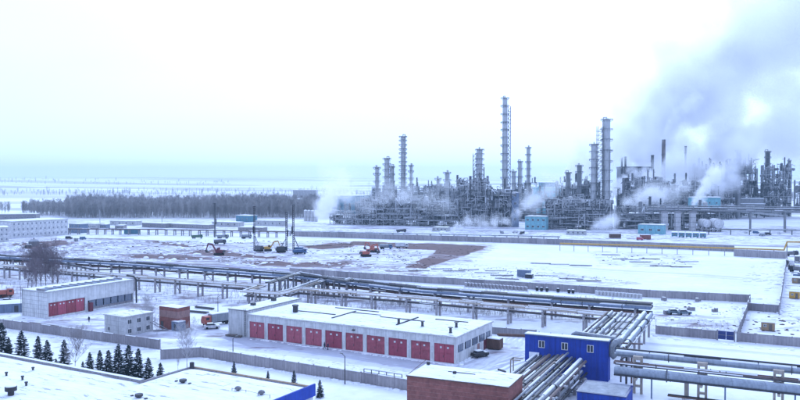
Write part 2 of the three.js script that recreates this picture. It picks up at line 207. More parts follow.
// far country: fields that roll up to low hills
const hill = (x, z) => { const d = Math.hypot(x, z), t = Math.max(0, Math.min(1, (d - 1900) / 2700)); return t * t * (3 - 2 * t) * (10 + 85 * samp(nC, x + 900, z, 9000)) + Math.max(0, Math.min(1, (d - 1100) / 1500)) * 14 * (samp(nA, x, z, 7000) - 0.45); };
{
  const c = document.createElement('canvas'); c.width = c.height = 2048; const k = c.getContext('2d'), r = rng(77), R = 4700, S = 2048 / (2 * R), X = (x) => (x + R) * S;
  k.fillStyle = 'rgb(236,239,243)'; k.fillRect(0, 0, 2048, 2048);
  for (let i = 0; i < 420; i++) { // ploughed, scrubby and grassy strips showing through thin snow
    const a = r() * 6.28, d = 1000 + r() * 3700, x = Math.cos(a) * d, z = Math.sin(a) * d, l = 150 + r() * 1100, w = 30 + r() * 130, t = (r() - 0.5) * 0.5; k.save(); k.translate(X(x), X(z)); k.rotate(t); k.fillStyle = ['rgb(206,206,210)', 'rgb(218,219,223)', 'rgb(190,190,195)', 'rgb(226,228,232)', 'rgb(246,248,250)'][Math.floor(r() * 5)]; k.beginPath(); k.ellipse(0, 0, l * S, w * S, 0, 0, 7); k.fill(); k.restore();
  }
  const t = new THREE.CanvasTexture(c); t.colorSpace = THREE.SRGBColorSpace;
  const rings = [0, 300, 600, 850, 1100, 1400, 1800, 2300, 2900, 3500, 4100, 4700], seg = 180, pos = [], uv = [], idx = [];
  rings.forEach((d) => { for (let s = 0; s <= seg; s++) { const a = s / seg * Math.PI * 2, x = Math.cos(a) * d, z = Math.sin(a) * d; pos.push(x, Math.abs(x) < 640 && z < -50 && z > -830 ? -1.2 : hill(x, z) - 0.9, z); uv.push((x + R) / (2 * R), 1 - (z + R) / (2 * R)); } });
  for (let i = 0; i + 1 < rings.length; i++) for (let s = 0; s < seg; s++) { const a = i * (seg + 1) + s, b = a + seg + 1; idx.push(a, a + 1, b, a + 1, b + 1, b); }
  const g = new THREE.BufferGeometry(); g.setAttribute('position', new THREE.Float32BufferAttribute(pos, 3)); g.setAttribute('uv', new THREE.Float32BufferAttribute(uv, 2)); g.setIndex(idx); g.computeVertexNormals();
  const o = new THREE.Mesh(g, new THREE.MeshStandardMaterial({ map: t, roughness: 0.95, side: THREE.DoubleSide })); o.name = 'ground'; o.receiveShadow = true; scene.add(o); tag(o, 'snowy fields rolling away to low hills', undefined, undefined, 'structure');
}
// ---------- bare trees, spruces, woods ----------
function bareTree(seed, h, spread, depth, up = 0.6, rad = 0.012, thin = 0) {
  const r = rng(seed), t = mb(), c = mb();
  const grow = (p, d, l, w, k) => {
    w = Math.max(w, thin); const n = k === depth ? 5 : 2; let a = p.clone(), dir = d.clone();
    for (let i = 0; i < n; i++) { const b = a.clone().addScaledVector(dir, l / n); (k === depth ? t : c).bar(a, b, w, k > depth - 2 ? 5 : 3, 0.75); a = b; w *= 0.76; dir.add(V((r() - 0.5) * 0.25, 0.06, (r() - 0.5) * 0.25)).normalize();
      if (k > 0) { const m = k === depth ? (i === 0 ? 0 : 5) : 3; for (let j = 0; j < m; j++) { const q = r() * 6.28, s = spread * (0.6 + 0.6 * r()); grow(a, V(Math.cos(q) * s, up + r() * 0.4, Math.sin(q) * s).add(dir.clone().multiplyScalar(0.5)).normalize(), l * (k === depth ? 0.38 : 0.52) * (0.7 + 0.5 * r()), w * 0.55, k - 1); } }
    }
  };
  grow(V(0, -0.3, 0), V(0, 1, 0), h * 0.8, h * rad, depth);
  return { trunk: t.geo(), crown: c.geo() };
}
function plantTree(name, label, cat, g, tm, cm, at, turn, s, group) { const o = thing(name, label, cat, at, turn, group); o.scale.setScalar(s); meshOf('trunk', g.trunk, tm, o); meshOf('crown', g.crown, cm, o); return o; }
{
  // the wood behind the works: one far mass of bare trees
  const geos = [0, 1, 2].map((k) => { // bare broadleaved trees: forked trunk, rounded haze of fine branches
    const r = rng(40 + k), t = mb(); t.bar(V(0, -1, 0), V(0.3, 9, 0.2), 0.24, 4, 0.6).bar(V(0.3, 9, 0.2), V(0.1, 18, 0), 0.14, 3, 0.3);
    for (let i = 0; i < 70; i++) { const y = 3.5 + 14 * r(), a = r() * 6.28, e = Math.sqrt(Math.max(0.05, 1 - ((y - 11.5) / 10.5) ** 2)), l = (1.6 + 3.6 * r()) * e, o = V(0.2, y, 0.1), b = V(Math.cos(a) * l, y + l * (0.5 + 0.5 * r()), Math.sin(a) * l), w = V(-Math.sin(a), 0.3, Math.cos(a)).multiplyScalar(0.1);
      t.tri(o.clone().sub(w), o.clone().add(w), b); for (let j = 0; j < 4; j++) { const q = o.clone().lerp(b, 0.3 + 0.6 * r()), f = q.clone().add(V((r() - 0.5) * 2.4, 0.5 + 1.5 * r(), (r() - 0.5) * 2.4)); t.tri(q.clone().sub(w), q.clone().add(w), f); } }
    return t.geo();
  });
  const wood = [[], [], []], r = rng(8), m4 = new THREE.Matrix4();
  const plant = (x, z, s) => wood[Math.floor(r() * 3)].push(m4.clone().compose(V(x, groundY(0, 0) + (Math.hypot(x, z) > 1100 ? hill(x, z) - 1 : -0.3), z), new THREE.Quaternion().setFromAxisAngle(UPV, r() * 6.28), V(s, s * (0.85 + 0.3 * r()), s)));
  const band = (a, b, d, n, s0, s1) => { for (let i = 0; i < n; i++) { const p = lerp2(a, b, r()), k = Math.pow(r(), 1.3) * d, q = 1 + k / Math.hypot(p[0], p[1]); const cl = samp(nA, p[0] * q, p[1] * q, 420); if (cl < 0.3) continue; plant(p[0] * q, p[1] * q, (s0 + (s1 - s0) * r()) * (0.55 + 0.85 * cl)); } };
  band([-379.27, -850.84], [-90.84, -850.84], 330, 2900, 0.62, 1.12); band([-444.16, -899.52], [-317.95, -850.84], 260, 420, 0.4, 0.85); band([-449.81, -926.01], [-373.47, -874.50], 160, 200, 0.5, 0.85); band([-603.96, -983.95], [-496.54, -954.10], 150, 110, 0.45, 0.7); band([-488.67, -968.80], [-474.45, -968.80], 60, 40, 0.5, 0.75); band([-571.87, -874.50], [-490.17, -874.50], 200, 120, 0.5, 0.9);
  band([-123.57, -926.01], [24.71, -926.01], 200, 260, 0.5, 0.9);
  band([-1248.44, -1800.16], [-731.87, -2032.58], 400, 260, 0.35, 0.8); band([-787.78, -1969.03], [-144.88, -2172.84], 500, 260, 0.35, 0.8); band([-1840.65, -3001.01], [-714.25, -3151.12], 600, 160, 0.4, 0.9); band([-182.67, -1369.42], [913.37, -1369.42], 500, 900, 0.5, 0.9);
  geos.forEach((g, k) => { const o = new THREE.InstancedMesh(g, mat(...[[0.36, 0.335, 0.325], [0.45, 0.425, 0.415], [0.29, 0.27, 0.265]][k], 'grain', 3, 0.95), wood[k].length); wood[k].forEach((m, i) => o.setMatrixAt(i, m)); o.name = numbered('bare_wood'); o.castShadow = o.receiveShadow = true; scene.add(o); tag(o, ['bare leafless winter wood beyond the works', 'paler bare trees mixed into the far wood', 'darker bare trees mixed into the far wood'][k], 'wood', undefined, 'stuff'); });
}

// ---------- helpers for buildings ----------
const framedWindow = (parent, x, y, z, w, h, face = 0, frame = M.white, glass = M.glass, name = 'window') => { // frame proud of the wall, pane set back in it
  const f = mb(), s = 0.09; f.bx(-w / 2, w / 2, h - s, h, -0.03, 0.07); f.bx(-w / 2, w / 2, 0, s, -0.03, 0.1); f.bx(-w / 2, -w / 2 + s, s, h - s, -0.03, 0.07); f.bx(w / 2 - s, w / 2, s, h - s, -0.03, 0.07); f.bx(-s / 2, s / 2, s, h - s, -0.03, 0.05);
  const k = 'fw' + w + h; const o = meshOf(name, framedWindow[k] ??= f.geo(), frame, parent, x, y, z, face); meshOf('pane', framedWindow[k + 'p'] ??= mb().bx(-w / 2 + s, w / 2 - s, s, h - s, -0.02, 0.015).geo(), glass, o); return o;
};
function snowRoof(parent, x0, x1, z0, z1, y, seed, t = 0.28) { // an uneven blanket of snow with softly rounded rim
  const nx = Math.max(4, Math.round((x1 - x0) / 1.6)), nz = Math.max(4, Math.round((z1 - z0) / 1.6)), g = new THREE.PlaneGeometry(x1 - x0, z1 - z0, nx, nz); g.rotateX(-Math.PI / 2); const p = g.attributes.position, w = (x1 - x0) / 2, d = (z1 - z0) / 2;
  for (let i = 0; i < p.count; i++) { const x = p.getX(i), z = p.getZ(i), e = Math.min(1, Math.min(w - Math.abs(x), d - Math.abs(z)) / 0.8 + 0.15); p.setY(i, t * e * (0.6 + 0.8 * samp(nA, x + seed * 31, z + seed * 17, 22))); }
  const uv = g.attributes.uv; for (let i = 0; i < p.count; i++) uv.setXY(i, p.getX(i) + seed * 7, p.getZ(i)); g.computeVertexNormals(); return meshOf('roof_snow', g, (x1 - x0) * (z1 - z0) > 60 ? M.roofSnow : M.snowCap, parent, (x0 + x1) / 2, y, (z0 + z1) / 2);
}
// ---------- the long garage ----------
{
  const P = [-40.68, -199.66], Q = [12.79, -170.20], L = len(P, Q), D = 22, Hh = 5.9, b = L / 10;
  const t = thing('garage_building', 'long white garage with ten red gates and a snowy flat roof', 'garage', P, turnOf(P, Q));
  const w = mb(); for (let i = 0; i <= 10; i++) w.bx(Math.max(0, i * b - 0.52), Math.min(L, i * b + 0.52), -0.6, 4.3, -0.4, 0); w.bx(0, L, 4.3, Hh, -0.4, 0); w.bx(0, L, -0.6, Hh, -D, -D + 0.3); w.bx(0, 0.3, -0.6, Hh, -D + 0.3, -0.4);
  w.bx(L - 0.3, L, -0.6, 2.3, -D + 0.3, -0.4); w.bx(L - 0.3, L, 4.1, Hh, -D + 0.3, -0.4); for (const z of [-0.4, -4.2, -8.5, -12.8, -17.1]) w.bx(L - 0.3, L, 2.3, 4.1, z - 0.7, z); w.bx(L - 0.3, L, 2.3, 4.1, -D + 0.3, -D + 1.2);
  w.mesh('wall', M.plaster, t);
  mb().bx(-0.25, L + 0.25, Hh, Hh + 0.28, -D - 0.2, 0.3).mesh('cornice', M.concreteLight, t);
  const rr = rng(2);
  const panelG = mb().bx(-2.62, -0.03, 0, 4.3, -0.34, -0.18).bx(0.03, 2.62, 0, 4.3, -0.34, -0.22), braceG = mb(); for (const s of [-1, 1]) for (const y of [0.25, 2.1, 3.95]) braceG.bx(s * 0.1, s * 2.45, y - 0.07, y + 0.07, -0.18, -0.13); panelG.p.push(...braceG.p); panelG.n.push(...braceG.n);
  const pg = panelG.geo(), lg = mb().bx(-0.24, 0.24, 0, 0.42, -0.17, -0.1).geo(), hg = mb().bx(-0.05, 0.05, 0, 0.5, -0.21, -0.1).geo();
  const reds = [M.doorRed, mat(0.36, 0.06, 0.10, 'streak', 3.3, 0.6), mat(0.46, 0.11, 0.15, 'streak', 2.7, 0.65), mat(0.40, 0.09, 0.12, 'patch', 4.1, 0.7)];
  for (let i = 0; i < 10; i++) { const x = (i + 0.5) * b, d = meshOf('gate', pg, reds[Math.floor(rr() * 4)], t, x, 0, 0); meshOf('gate_window', lg, M.white, d, -0.85, 3.2); meshOf('gate_window', lg, M.white, d, 0.95, 3.2); meshOf('handle', hg, M.steelDark, d, -0.25, 1.1);
    if (i % 3 !== 1) meshOf('sign_plate', mb().bx(-0.22, 0.22, 0, 0.5, 0, 0.04).geo(), M.white, t, i * b, 1.4 + rr(), 0.005); }
  const roof = snowRoof(t, -0.1, L + 0.1, -D + 0.1, 0.15, Hh + 0.28, 1); roof.name = 'roof_snow';
  // upstands that the wind has bared of snow
  const bare = mb(); for (const [x0, x1, z] of [[10, 22, -9], [24, 33, -14], [34, 46, -12], [16, 30, -18], [48, 57, -16]]) bare.bx(x0, x1, Hh + 0.28, Hh + 0.72, z - 0.22, z + 0.22); for (const x of [24, 43]) bare.bx(x - 0.2, x + 0.2, Hh + 0.28, Hh + 0.75, -16, -4.5); bare.mesh('expansion_joint', M.tar, t);
  const pot = mb().cyl(0.32, 1.3, 0, 0, 0, 10).cyl(0.6, 0.12, 0, 1.35, 0, 10).cyl(0.5, 0.35, 0, 0, 0, 10, 0.7).geo();
  for (const [x, z] of [[42.5, -6.5], [49.2, -6.3], [58.5, -2.5], [57, -9]]) meshOf('roof_vent', pot, M.steelDark, t, x, Hh + 0.4, z);
  meshOf('chimney', mb().bx(-0.5, 0.5, 0, 1.9, -0.5, 0.5).bx(-0.65, 0.65, 1.9, 2.1, -0.65, 0.65).geo(), M.tar, t, 10.5, Hh + 0.28, -7); meshOf('chimney', mb().bx(-0.45, 0.45, 0, 1.5, -0.45, 0.45).bx(-0.6, 0.6, 1.5, 1.7, -0.6, 0.6).geo(), M.tar, t, 8.2, Hh + 0.28, -10);
  for (const z of [-3, -7, -11.3, -15.6, -19.5]) framedWindow(t, L - 0.16, 2.34, z, 2.6, 1.7, Math.PI / 2, M.blueGrey, M.glassPale);
  meshOf('side_door', mb().bx(-0.7, 0.7, 0, 2.2, 0, 0.08).geo(), M.brickPale, t, L + 0.002, 0, -13, Math.PI / 2); meshOf('side_door', mb().bx(-1.1, 1.1, 0, 2.4, 0, 0.08).geo(), M.doorRedDark, t, L + 0.002, 0, -17.5, Math.PI / 2);
  const lamp = mb().bx(-0.35, 0.35, 0, 0.28, 0, 0.5).geo(); meshOf('wall_lamp', lamp, M.steelDark, t, 33.5, 5.0, 0.003);
  // taller block at the garage's end
  const a = thing('annex_block', 'blank pale grey block joined to the end of the garage', 'building', [P[0], P[1]], turnOf(P, Q));
  mb().bx(-6.6, -0.02, -0.6, 6.9, -24, 0.2).mesh('wall', M.plasterGrey, a); mb().bx(-6.75, 0.1, 6.9, 7.1, -24.1, 0.35).mesh('cornice', M.concreteDark, a); snowRoof(a, -6.6, 0, -23.9, 0.1, 7.1, 4, 0.3);
  const lad = mb(); for (const s of [-0.3, 0.3]) lad.bar(V(-0.7 + s, 0, 0.4), V(-0.7 + s, 7.6, 0.4), 0.05, 5); for (let y = 0.4; y < 7.4; y += 0.5) lad.bar(V(-1, y, 0.4), V(-0.4, y, 0.4), 0.035, 4); lad.mesh('ladder', M.steelDark, a);
  for (const [z, k] of [[-6, 0], [-15, 1]]) meshOf('vent_box', mb().bx(-0.6, 0.6, 0, 0.9 + k * 0.4, -0.5, 0.5).geo(), M.steelDark, a, -3.2, 7.15, z);
}
// ---------- workshop with the red front ----------
{
  const C = [-106.93, -226.48], E = [-117.64, -232.38], W = len(E, C), L = 33, Hh = 7.8, t = thing('workshop_building', 'pale panel workshop with a red gated side and a dark glazed roof strip', 'workshop', E, turnOf(E, C));
  const w = mb(); w.bx(0, W, -0.6, Hh, -0.4, 0).bx(0, 0.4, -0.6, Hh, -L, -0.4).bx(0.4, W, -0.6, Hh, -L, -L + 0.4).bx(W - 0.4, W, 4.6, Hh, -L + 0.4, -0.4).bx(W - 0.4, W, -0.6, 0.4, -L + 0.4, -0.4).bx(W - 0.4, W, 0.4, 4.6, -14.5, -13.5).bx(W - 0.4, W, 3.4, 4.6, -L + 0.4, -14.5); w.mesh('wall', M.plaster, t);
  const joints = mb(); for (let y = 1.2; y < Hh; y += 1.3) joints.bx(0.05, W - 0.05, y - 0.035, y + 0.035, -0.01, 0.012); for (const x of [W / 3, 2 * W / 3]) joints.bx(x - 0.04, x + 0.04, 0, Hh, -0.01, 0.014); joints.mesh('panel_joint', M.concreteDark, t);
  const gate = mb().bx(-1.55, -0.03, 0, 4.1, 0, 0.12).bx(0.03, 1.55, 0, 4.1, 0, 0.12); for (const y of [0.3, 2, 3.8]) gate.bx(-1.5, 1.5, y - 0.06, y + 0.06, 0.12, 0.17); const gg = gate.geo(), wg = mb().bx(-0.22, 0.22, 0, 0.4, 0.12, 0.17).geo();
  for (let i = 0; i < 4; i++) { const d = meshOf('gate', gg, i % 2 ? M.doorRed : reds2(), t, W - 0.3, 0.42, -2 - i * 3.22, Math.PI / 2); meshOf('gate_window', wg, M.white, d, -0.6, 3.2); meshOf('gate_window', wg, M.white, d, 0.6, 3.2); }
  function reds2() { return mat(0.31, 0.05, 0.07, 'streak', 4, 0.6); }
  for (let i = 0; i < 6; i++) framedWindow(t, W - 0.18, 1.2, -16.3 - i * 2.9, 2.5, 2.2, Math.PI / 2, M.blueGrey, M.glassPale); mb().bx(W - 0.36, W - 0.2, 0.4, 1.2, -L + 0.4, -14.5).mesh('plinth', M.concreteDark, t);
  mb().bx(W - 0.02, W + 0.9, 0, 2.7, -15.8, -14.6).mesh('porch', M.doorRedDark, t);
  mb().bx(-0.2, W + 0.2, Hh, Hh + 0.3, -L - 0.2, 0.2).mesh('cornice', M.concreteLight, t); snowRoof(t, 0, W, -L, 0, Hh + 0.3, 9, 0.25);
  const sk = mb(); for (let i = 0; i < 10; i++) sk.bx(W - 5.2, W - 1.6, Hh + 0.4, Hh + 0.75, -3.0 - i * 2.9, -0.5 - i * 2.9); sk.mesh('rooflight', M.blueGrey, t); const bars = mb(); for (let i = 0; i < 11; i++) bars.bx(W - 5.3, W - 1.5, Hh + 0.4, Hh + 0.95, -0.5 - i * 2.9, -0.1 - i * 2.9); bars.mesh('rooflight_rib', M.concreteDark, t);
  mb().pipe([V(W + 0.6, 0, -L - 0.6), V(W + 0.6, Hh + 0.2, -L - 0.6), V(W - 0.6, Hh + 1.2, -L - 0.6), V(W - 4, Hh + 1.3, -L - 0.6)], 0.28).mesh('duct', M.blackPipe, t);
  for (const x of [0.3, 1.1]) mb().bar(V(x, 0, 0.5), V(x, Hh + 0.8, 0.5), 0.06, 5).mesh('ladder_rail', M.steelDark, t);
}
// low blue shed beside the workshop
{
  const t = thing('storage_shed', 'low pale blue shed with a rounded snow roof beside the workshop', 'shed', [-129.66, -235.00], turnOf([-129.66, -235.00], [-122.54, -237.69]));
  mb().bx(0, 11, -0.5, 2.6, -6, 0).mesh('wall', M.blueGrey, t); snowRoof(t, -0.3, 11.3, -6.3, 0.3, 2.6, 3, 0.7); meshOf('door', mb().bx(-0.6, 0.6, 0, 2, 0, 0.06).geo(), M.steelDark, t, 8, 0, 0.002); mb().bx(10.2, 10.9, 0.2, 2, 0.002, 0.08).mesh('meter_box', M.carDark, t);
}
// ---------- small two-storey block ----------
{
  const a = [-81.12, -204.91], c = [-74.14, -200.43], W = len(a, c), L = 9.6, Hh = 5.0, t = thing('utility_building', 'small grey two-storey block with frosted shrubs along its side', 'building', a, turnOf(a, c));
  mb().bx(0, W, -0.6, Hh, -L, 0).mesh('wall', M.plasterGrey, t); mb().bx(-0.25, W + 0.25, Hh, Hh + 0.22, -L - 0.25, 0.25).mesh('cornice', M.concreteLight, t); snowRoof(t, -0.1, W + 0.1, -L - 0.1, 0.1, Hh + 0.22, 5, 0.35);
  for (const y of [0.5, 3.0]) for (const z of [-1.8, -4.8, -7.8]) framedWindow(t, W + 0.03, y, z, 1.3, 1.3, Math.PI / 2, M.white, M.glass); framedWindow(t, 2, 0.8, 0.03, 1.1, 1.2); const st = mb(); for (let y = 1.2; y < 5; y += 1.3) st.bx(0.02, W - 0.02, y - 0.025, y + 0.025, -0.01, 0.01); st.mesh('panel_joint', M.concreteDark, t);
  mb().beam(V(W + 0.4, 0, -L + 0.3), V(W + 3.4, 0.1, -L - 2.4), 0.3, 0.3).beam(V(W + 0.3, 2.6, -L + 0.2), V(W + 3.4, 0.1, -L - 2.4), 0.18, 0.18).beam(V(W + 0.3, 2.6, -L + 1.3), V(W + 3.6, 0.1, -L - 1.2), 0.18, 0.18).mesh('stair', M.concreteDark, t);
}
// brick hut and its grey lean-to
{
  const a = [-68.42, -212.16], c = [-61.98, -208.33], t = thing('brick_hut', 'tall red and buff brick hut standing alone in the snow', 'hut', a, turnOf(a, c)); const W = len(a, c), Hh = 6.2;
  mb().bx(0, W, -0.6, 3.3, -4.5, 0).mesh('wall', M.brick, t); mb().bx(0.02, W - 0.02, 3.3, 5.2, -4.48, -0.02).mesh('upper_wall', M.brickPale, t); mb().bx(0, W, 5.2, Hh, -4.5, 0).mesh('parapet', M.brick, t); snowRoof(t, 0.1, W - 0.1, -4.4, -0.1, Hh, 6, 0.2);
  meshOf('door', mb().bx(-0.5, 0.5, 0, 2, 0, 0.06).geo(), M.steelDark, t, 1.2, 0, 0.002);
  const s = thing('lean_to_shed', 'little blue grey shed in front of the brick hut', 'shed', [-63.92, -208.75], turnOf(a, c)); mb().bx(0, 3, -0.5, 2.5, -2.4, 0).mesh('wall', M.blueGrey, s); snowRoof(s, -0.1, 3.1, -2.5, 0.1, 2.5, 7, 0.25); meshOf('door', mb().bx(-0.4, 0.4, 0, 1.9, 0, 0.05).geo(), M.steelDark, s, 1.5, 0, 0.002);
}
// ---------- brick building with the snowy roof ----------
{
  const a = [1.21, -129.29], b = [17.74, -121.78], c = [5.06, -137.03], W = len(a, b), D = len(a, c), t = thing('brick_building', 'red brick building with a low parapet under a snow roof', 'building', a, turnOf(a, b));
  mb().bx(0, W, -0.6, 7.95, -D, 0).mesh('wall', M.brick, t); mb().bx(-0.15, W + 0.15, 7.95, 8.12, -D - 0.15, 0.15).mesh('cornice', M.rust, t); snowRoof(t, -0.05, W + 0.05, -D - 0.05, 0.05, 8.12, 8, 0.3);
  const br = mb(); for (let y = 0.4; y < 7.9; y += 0.75) br.bx(0.03, W - 0.03, y - 0.02, y + 0.02, -0.005, 0.006); br.mesh('mortar_course', M.brickPale, t); mb().bar(V(-0.05, 8.1, -0.05), V(-0.05, 8.9, -D), 0.05, 5).mesh('lightning_wire', M.rust, t);
  const ch = mb().bx(-0.25, 0.25, 0, 0.5, -0.25, 0.25).geo(); meshOf('roof_vent', ch, M.tar, t, 0.8, 8.3, -D + 0.8); meshOf('roof_vent', ch, M.tar, t, 7.5, 8.3, -3.5); mb().bx(6, 11, 8.2, 8.5, -4.4, -4.2).mesh('cable_tray', M.tar, t);
}
// ---------- the near building whose flat roofs we look down on ----------
{
  const a = [-85.48, -138.62], b = [-35.69, -108.50], c = [-33.22, -119.61], d = [-12.61, -107.97], tu = turnOf(c, d), t = thing('flat_roof_building', 'long building with flat snow roofs, dark vents and a blue fascia corner', 'building', c, tu);
  const inv = (p) => { const x = p[0] - c[0], z = p[1] - c[1], k = Math.cos(tu), s = Math.sin(tu); return [x * k - z * s, x * s + z * k]; };
  const B = inv(b), Aa = inv(a), Dd = inv(d), zB = (B[1] + Aa[1]) / 2, W2 = Dd[0], x0 = -80;
  mb().bx(x0, 0, -0.6, 11.7, zB, zB + 46).bx(0, W2, -0.6, 11.7, 0, zB + 46).mesh('wall', M.plasterGrey, t);
  const par = mb(); par.bx(x0, -0.02, 11.7, 12.35, zB - 0.1, zB + 0.7).bx(-0.02, W2 - 0.02, 11.7, 12.0, -0.1, 0.3).bx(-0.35, -0.02, 11.7, 12.1, 0.3, zB - 0.1); par.mesh('parapet', M.concreteDark, t);
  mb().bx(-0.02, W2, 12.0, 12.1, -0.14, 0.26).mesh('flashing', M.wood, t); snowRoof(t, x0, 0, zB + 0.05, zB + 46, 11.72, 21, 0.45); snowRoof(t, -0.2, W2 - 0.2, 0.25, zB + 46, 11.72, 33, 0.5); snowRoof(t, x0, -0.1, zB - 0.1, zB + 0.66, 12.35, 12, 0.14);
  mb().bx(W2 - 0.02, W2 + 0.25, 10.7, 12.45, -0.3, zB + 46).mesh('fascia', M.blue, t);
  const cap = mb().cyl(0.42, 0.9, 0, 0, 0, 12).cyl(0.78, 0.62, 0, 0.85, 0, 12).geo(), pip = mb().cyl(0.16, 0.75, 0, 0, 0, 8).cyl(0.24, 0.18, 0, 0.7, 0, 8).geo();
  const put = (name, geo, m, px, s = 1) => { const q = inv(px); return meshOf(name, geo, m, t, q[0], 11.9, q[1], 0); };
  const v1 = put('mushroom_vent', cap, M.tar, [-54.05, -103.44]); meshOf('snow_cap', mb().dome(0.74, 0.22, 0, 1.47, 0).geo(), M.snowCap, v1);
  for (const q of [[-59.95, -113.49], [-56.36, -111.22], [-54.18, -107.97], [-57.36, -116.47]]) put('vent_pipe', pip, M.steelDark, q);
  const bird = mb().cyl(0.3, 0.5, 0, 0, 0, 10).cyl(0.55, 0.3, 0, 0.5, 0, 10).bx(-1.5, 1.5, 0.05, 0.25, -0.12, 0.12).bx(-0.1, 0.1, 0.05, 0.22, -1.0, 1.0).bx(-1.5, -1.2, 0, 0.45, -0.2, 0.2).bx(1.2, 1.5, 0, 0.45, -0.2, 0.2).geo();
  put('roof_fan', bird, M.steelDark, [-35.77, -102.01]); put('roof_fan', bird, M.steelDark, [-31.92, -109.57]);
  const mush = mb().cyl(0.22, 0.6, 0, 0, 0, 10).dome(0.5, 0.4, 0, 0.55, 0).geo(); for (const q of [[-22.93, -105.41], [-19.24, -103.44]]) { put('mushroom_vent', mush, M.steel, q); } 
  const wire = mb(), wq = [[-23.78, -105.41], [-21.60, -104.41], [-19.64, -102.96], [-17.81, -102.01]].map(inv); wq.forEach(([x, z]) => wire.bar(V(x, 11.8, z), V(x, 12.6, z), 0.04, 5)); for (let i = 0; i < 3; i++) wire.bar(V(wq[i][0], 12.5, wq[i][1]), V(wq[i + 1][0], 12.5, wq[i + 1][1]), 0.025, 4); wire.mesh('guy_wire', M.steel, t);
  put('corner_post', mb().bx(-0.25, 0.25, 0, 1.1, -0.25, 0.25).geo(), M.tar, [-33.12, -118.65]);
  for (const [x, z] of [[5, 3], [12, 6], [-20, zB + 5], [-32, zB + 12]]) meshOf('hatch', mb().bx(-0.7, 0.7, 0, 0.35, -0.7, 0.7).geo(), M.snowCap, t, x, 11.95, z);
}
// ---------- concrete fences: posts and ribbed panels ----------
const panelGeo = (l, h) => { const k = 'pan' + l.toFixed(2) + h; return panelGeo[k] ??= (() => { const p = mb().bx(0.1, l - 0.1, 0, h, -0.06, 0.06), n = 3; for (let i = 0; i < n; i++) for (const s of [-1, 1]) p.bx(0.3 + i * (l - 0.4) / n, 0.1 + (i + 1) * (l - 0.4) / n, 0.3, h - 0.25, s * 0.06, s * 0.1); p.bx(0, l, h, h + 0.08, -0.1, 0.1); return p.geo(); })(); };
const capGeo = (l) => capGeo['c' + l.toFixed(2)] ??= mb().box(l, 0.1, 0.22, l / 2, 0, 0).geo();
function fence(label, pts, h, m, group, step = 4) {
  const t = thing('concrete_fence', label, 'fence', pts[0], 0, group), r = rng(pts.length * 7 + Math.round(pts[0][0])), tones = [m, m, mat(m.color.r * 0.85, m.color.g * 0.84, m.color.b * 0.85, 'streak', 7, 0.92), mat(m.color.r * 1.15, m.color.g * 1.14, m.color.b * 1.12, 'streak', 7, 0.92)], pg = panelGeo['post' + h] ??= mb().bx(-0.14, 0.14, -0.5, h + 0.15, -0.14, 0.14).geo();
  for (let i = 0; i + 1 < pts.length; i++) { const a = pts[i], b = pts[i + 1], L = len(a, b), n = Math.max(1, Math.round(L / step)), l = L / n, tu = turnOf(a, b), g = panelGeo(l, h);
    for (let k = 0; k < n; k++) { const p = lerp2(a, b, k / n), d = meshOf('panel', g, tones[Math.floor(r() * 4)], t, p[0] - pts[0][0], -0.15, p[1] - pts[0][1], tu + (r() - 0.5) * 0.01); d.rotation.z = (r() - 0.5) * 0.012; if (r() < 0.7) meshOf('snow_cap', capGeo(l - 0.3), M.snowCap, d, 0.15, h + 0.1, 0); meshOf('post', pg, tones[1], t, p[0] - pts[0][0], -0.1, p[1] - pts[0][1], tu); } }
  const e = pts.at(-1); meshOf('post', pg, m, t, e[0] - pts[0][0], -0.1, e[1] - pts[0][1], 0); return t;
}
fence('grey concrete panel fence running from the small grey block past the workshop', [[-130.65, -221.65], [-59.67, -185.40]], 2.4, M.concrete);
fence('brownish concrete panel fence between the spruces and the garage yard', [[-56.10, -174.98], [-47.47, -177.48], [-29.05, -166.55], [5.89, -146.18]], 2.3, M.concrete);
fence('long concrete panel wall between the pipe racks and the building site', [[-49.43, -336.02], [0.00, -310.98], [50.11, -288.08], [89.78, -268.30], [120.53, -257.26]], 2.6, M.concrete, undefined, 6);
fence('concrete panel wall along the far side of the building site', [[-79.53, -561.78], [0.00, -528.67], [80.03, -499.24], [154.47, -462.44], [196.27, -439.75]], 3.6, M.concrete, undefined, 6);
fence('taller concrete wall section by the yellow gas pipe', [[184.64, -413.65], [207.13, -400.44]], 3.8, M.concrete, undefined, 6);
fence('concrete fence running beside the scattered machine huts, its panels seen end on', [[119.73, -235.89], [200.48, -388.05]], 2.4, M.concrete, undefined, 5);
fence('short concrete fence piece joining two site walls', [[112.47, -241.36], [120.18, -236.78]], 2.4, M.concreteDark, undefined, 5);
fence('concrete fence climbing from the dark gate past bare bushes', [[87.94, -194.67], [119.55, -255.16]], 2.4, M.concreteDark, undefined, 5);
fence('concrete fence ending at the dark blue gate behind the silver pipes', [[70.07, -204.24], [83.77, -197.13]], 2.3, M.concrete);
fence('concrete fence running on from the dark gate beyond the beige hut', [[88.21, -194.67], [106.90, -185.40]], 2.3, M.concrete);
fence('low concrete fence behind the garage and the blue building', [[25.18, -204.24], [36.40, -199.66]], 1.9, M.concreteDark);
{ const a = [83.79, -196.89], b = [87.40, -194.91], L = len(a, b), t = thing('metal_gate', 'dark blue metal gate with two leaves set in the concrete fence', 'gate', a, turnOf(a, b)); for (const s of [0, 1]) { const d = meshOf('leaf', mb().bx(0.05, L / 2 - 0.05, 0.1, 2.3, -0.05, 0.05).geo(), M.blueDark, t, s * L / 2, 0, 0); meshOf('brace', mb().bx(0.1, L / 2 - 0.1, 1.2, 1.32, 0.05, 0.1).geo(), M.steel, d); } for (const x of [0, L]) meshOf('post', mb().bx(-0.15, 0.15, -0.4, 2.6, -0.15, 0.15).geo(), M.concreteDark, t, x); }

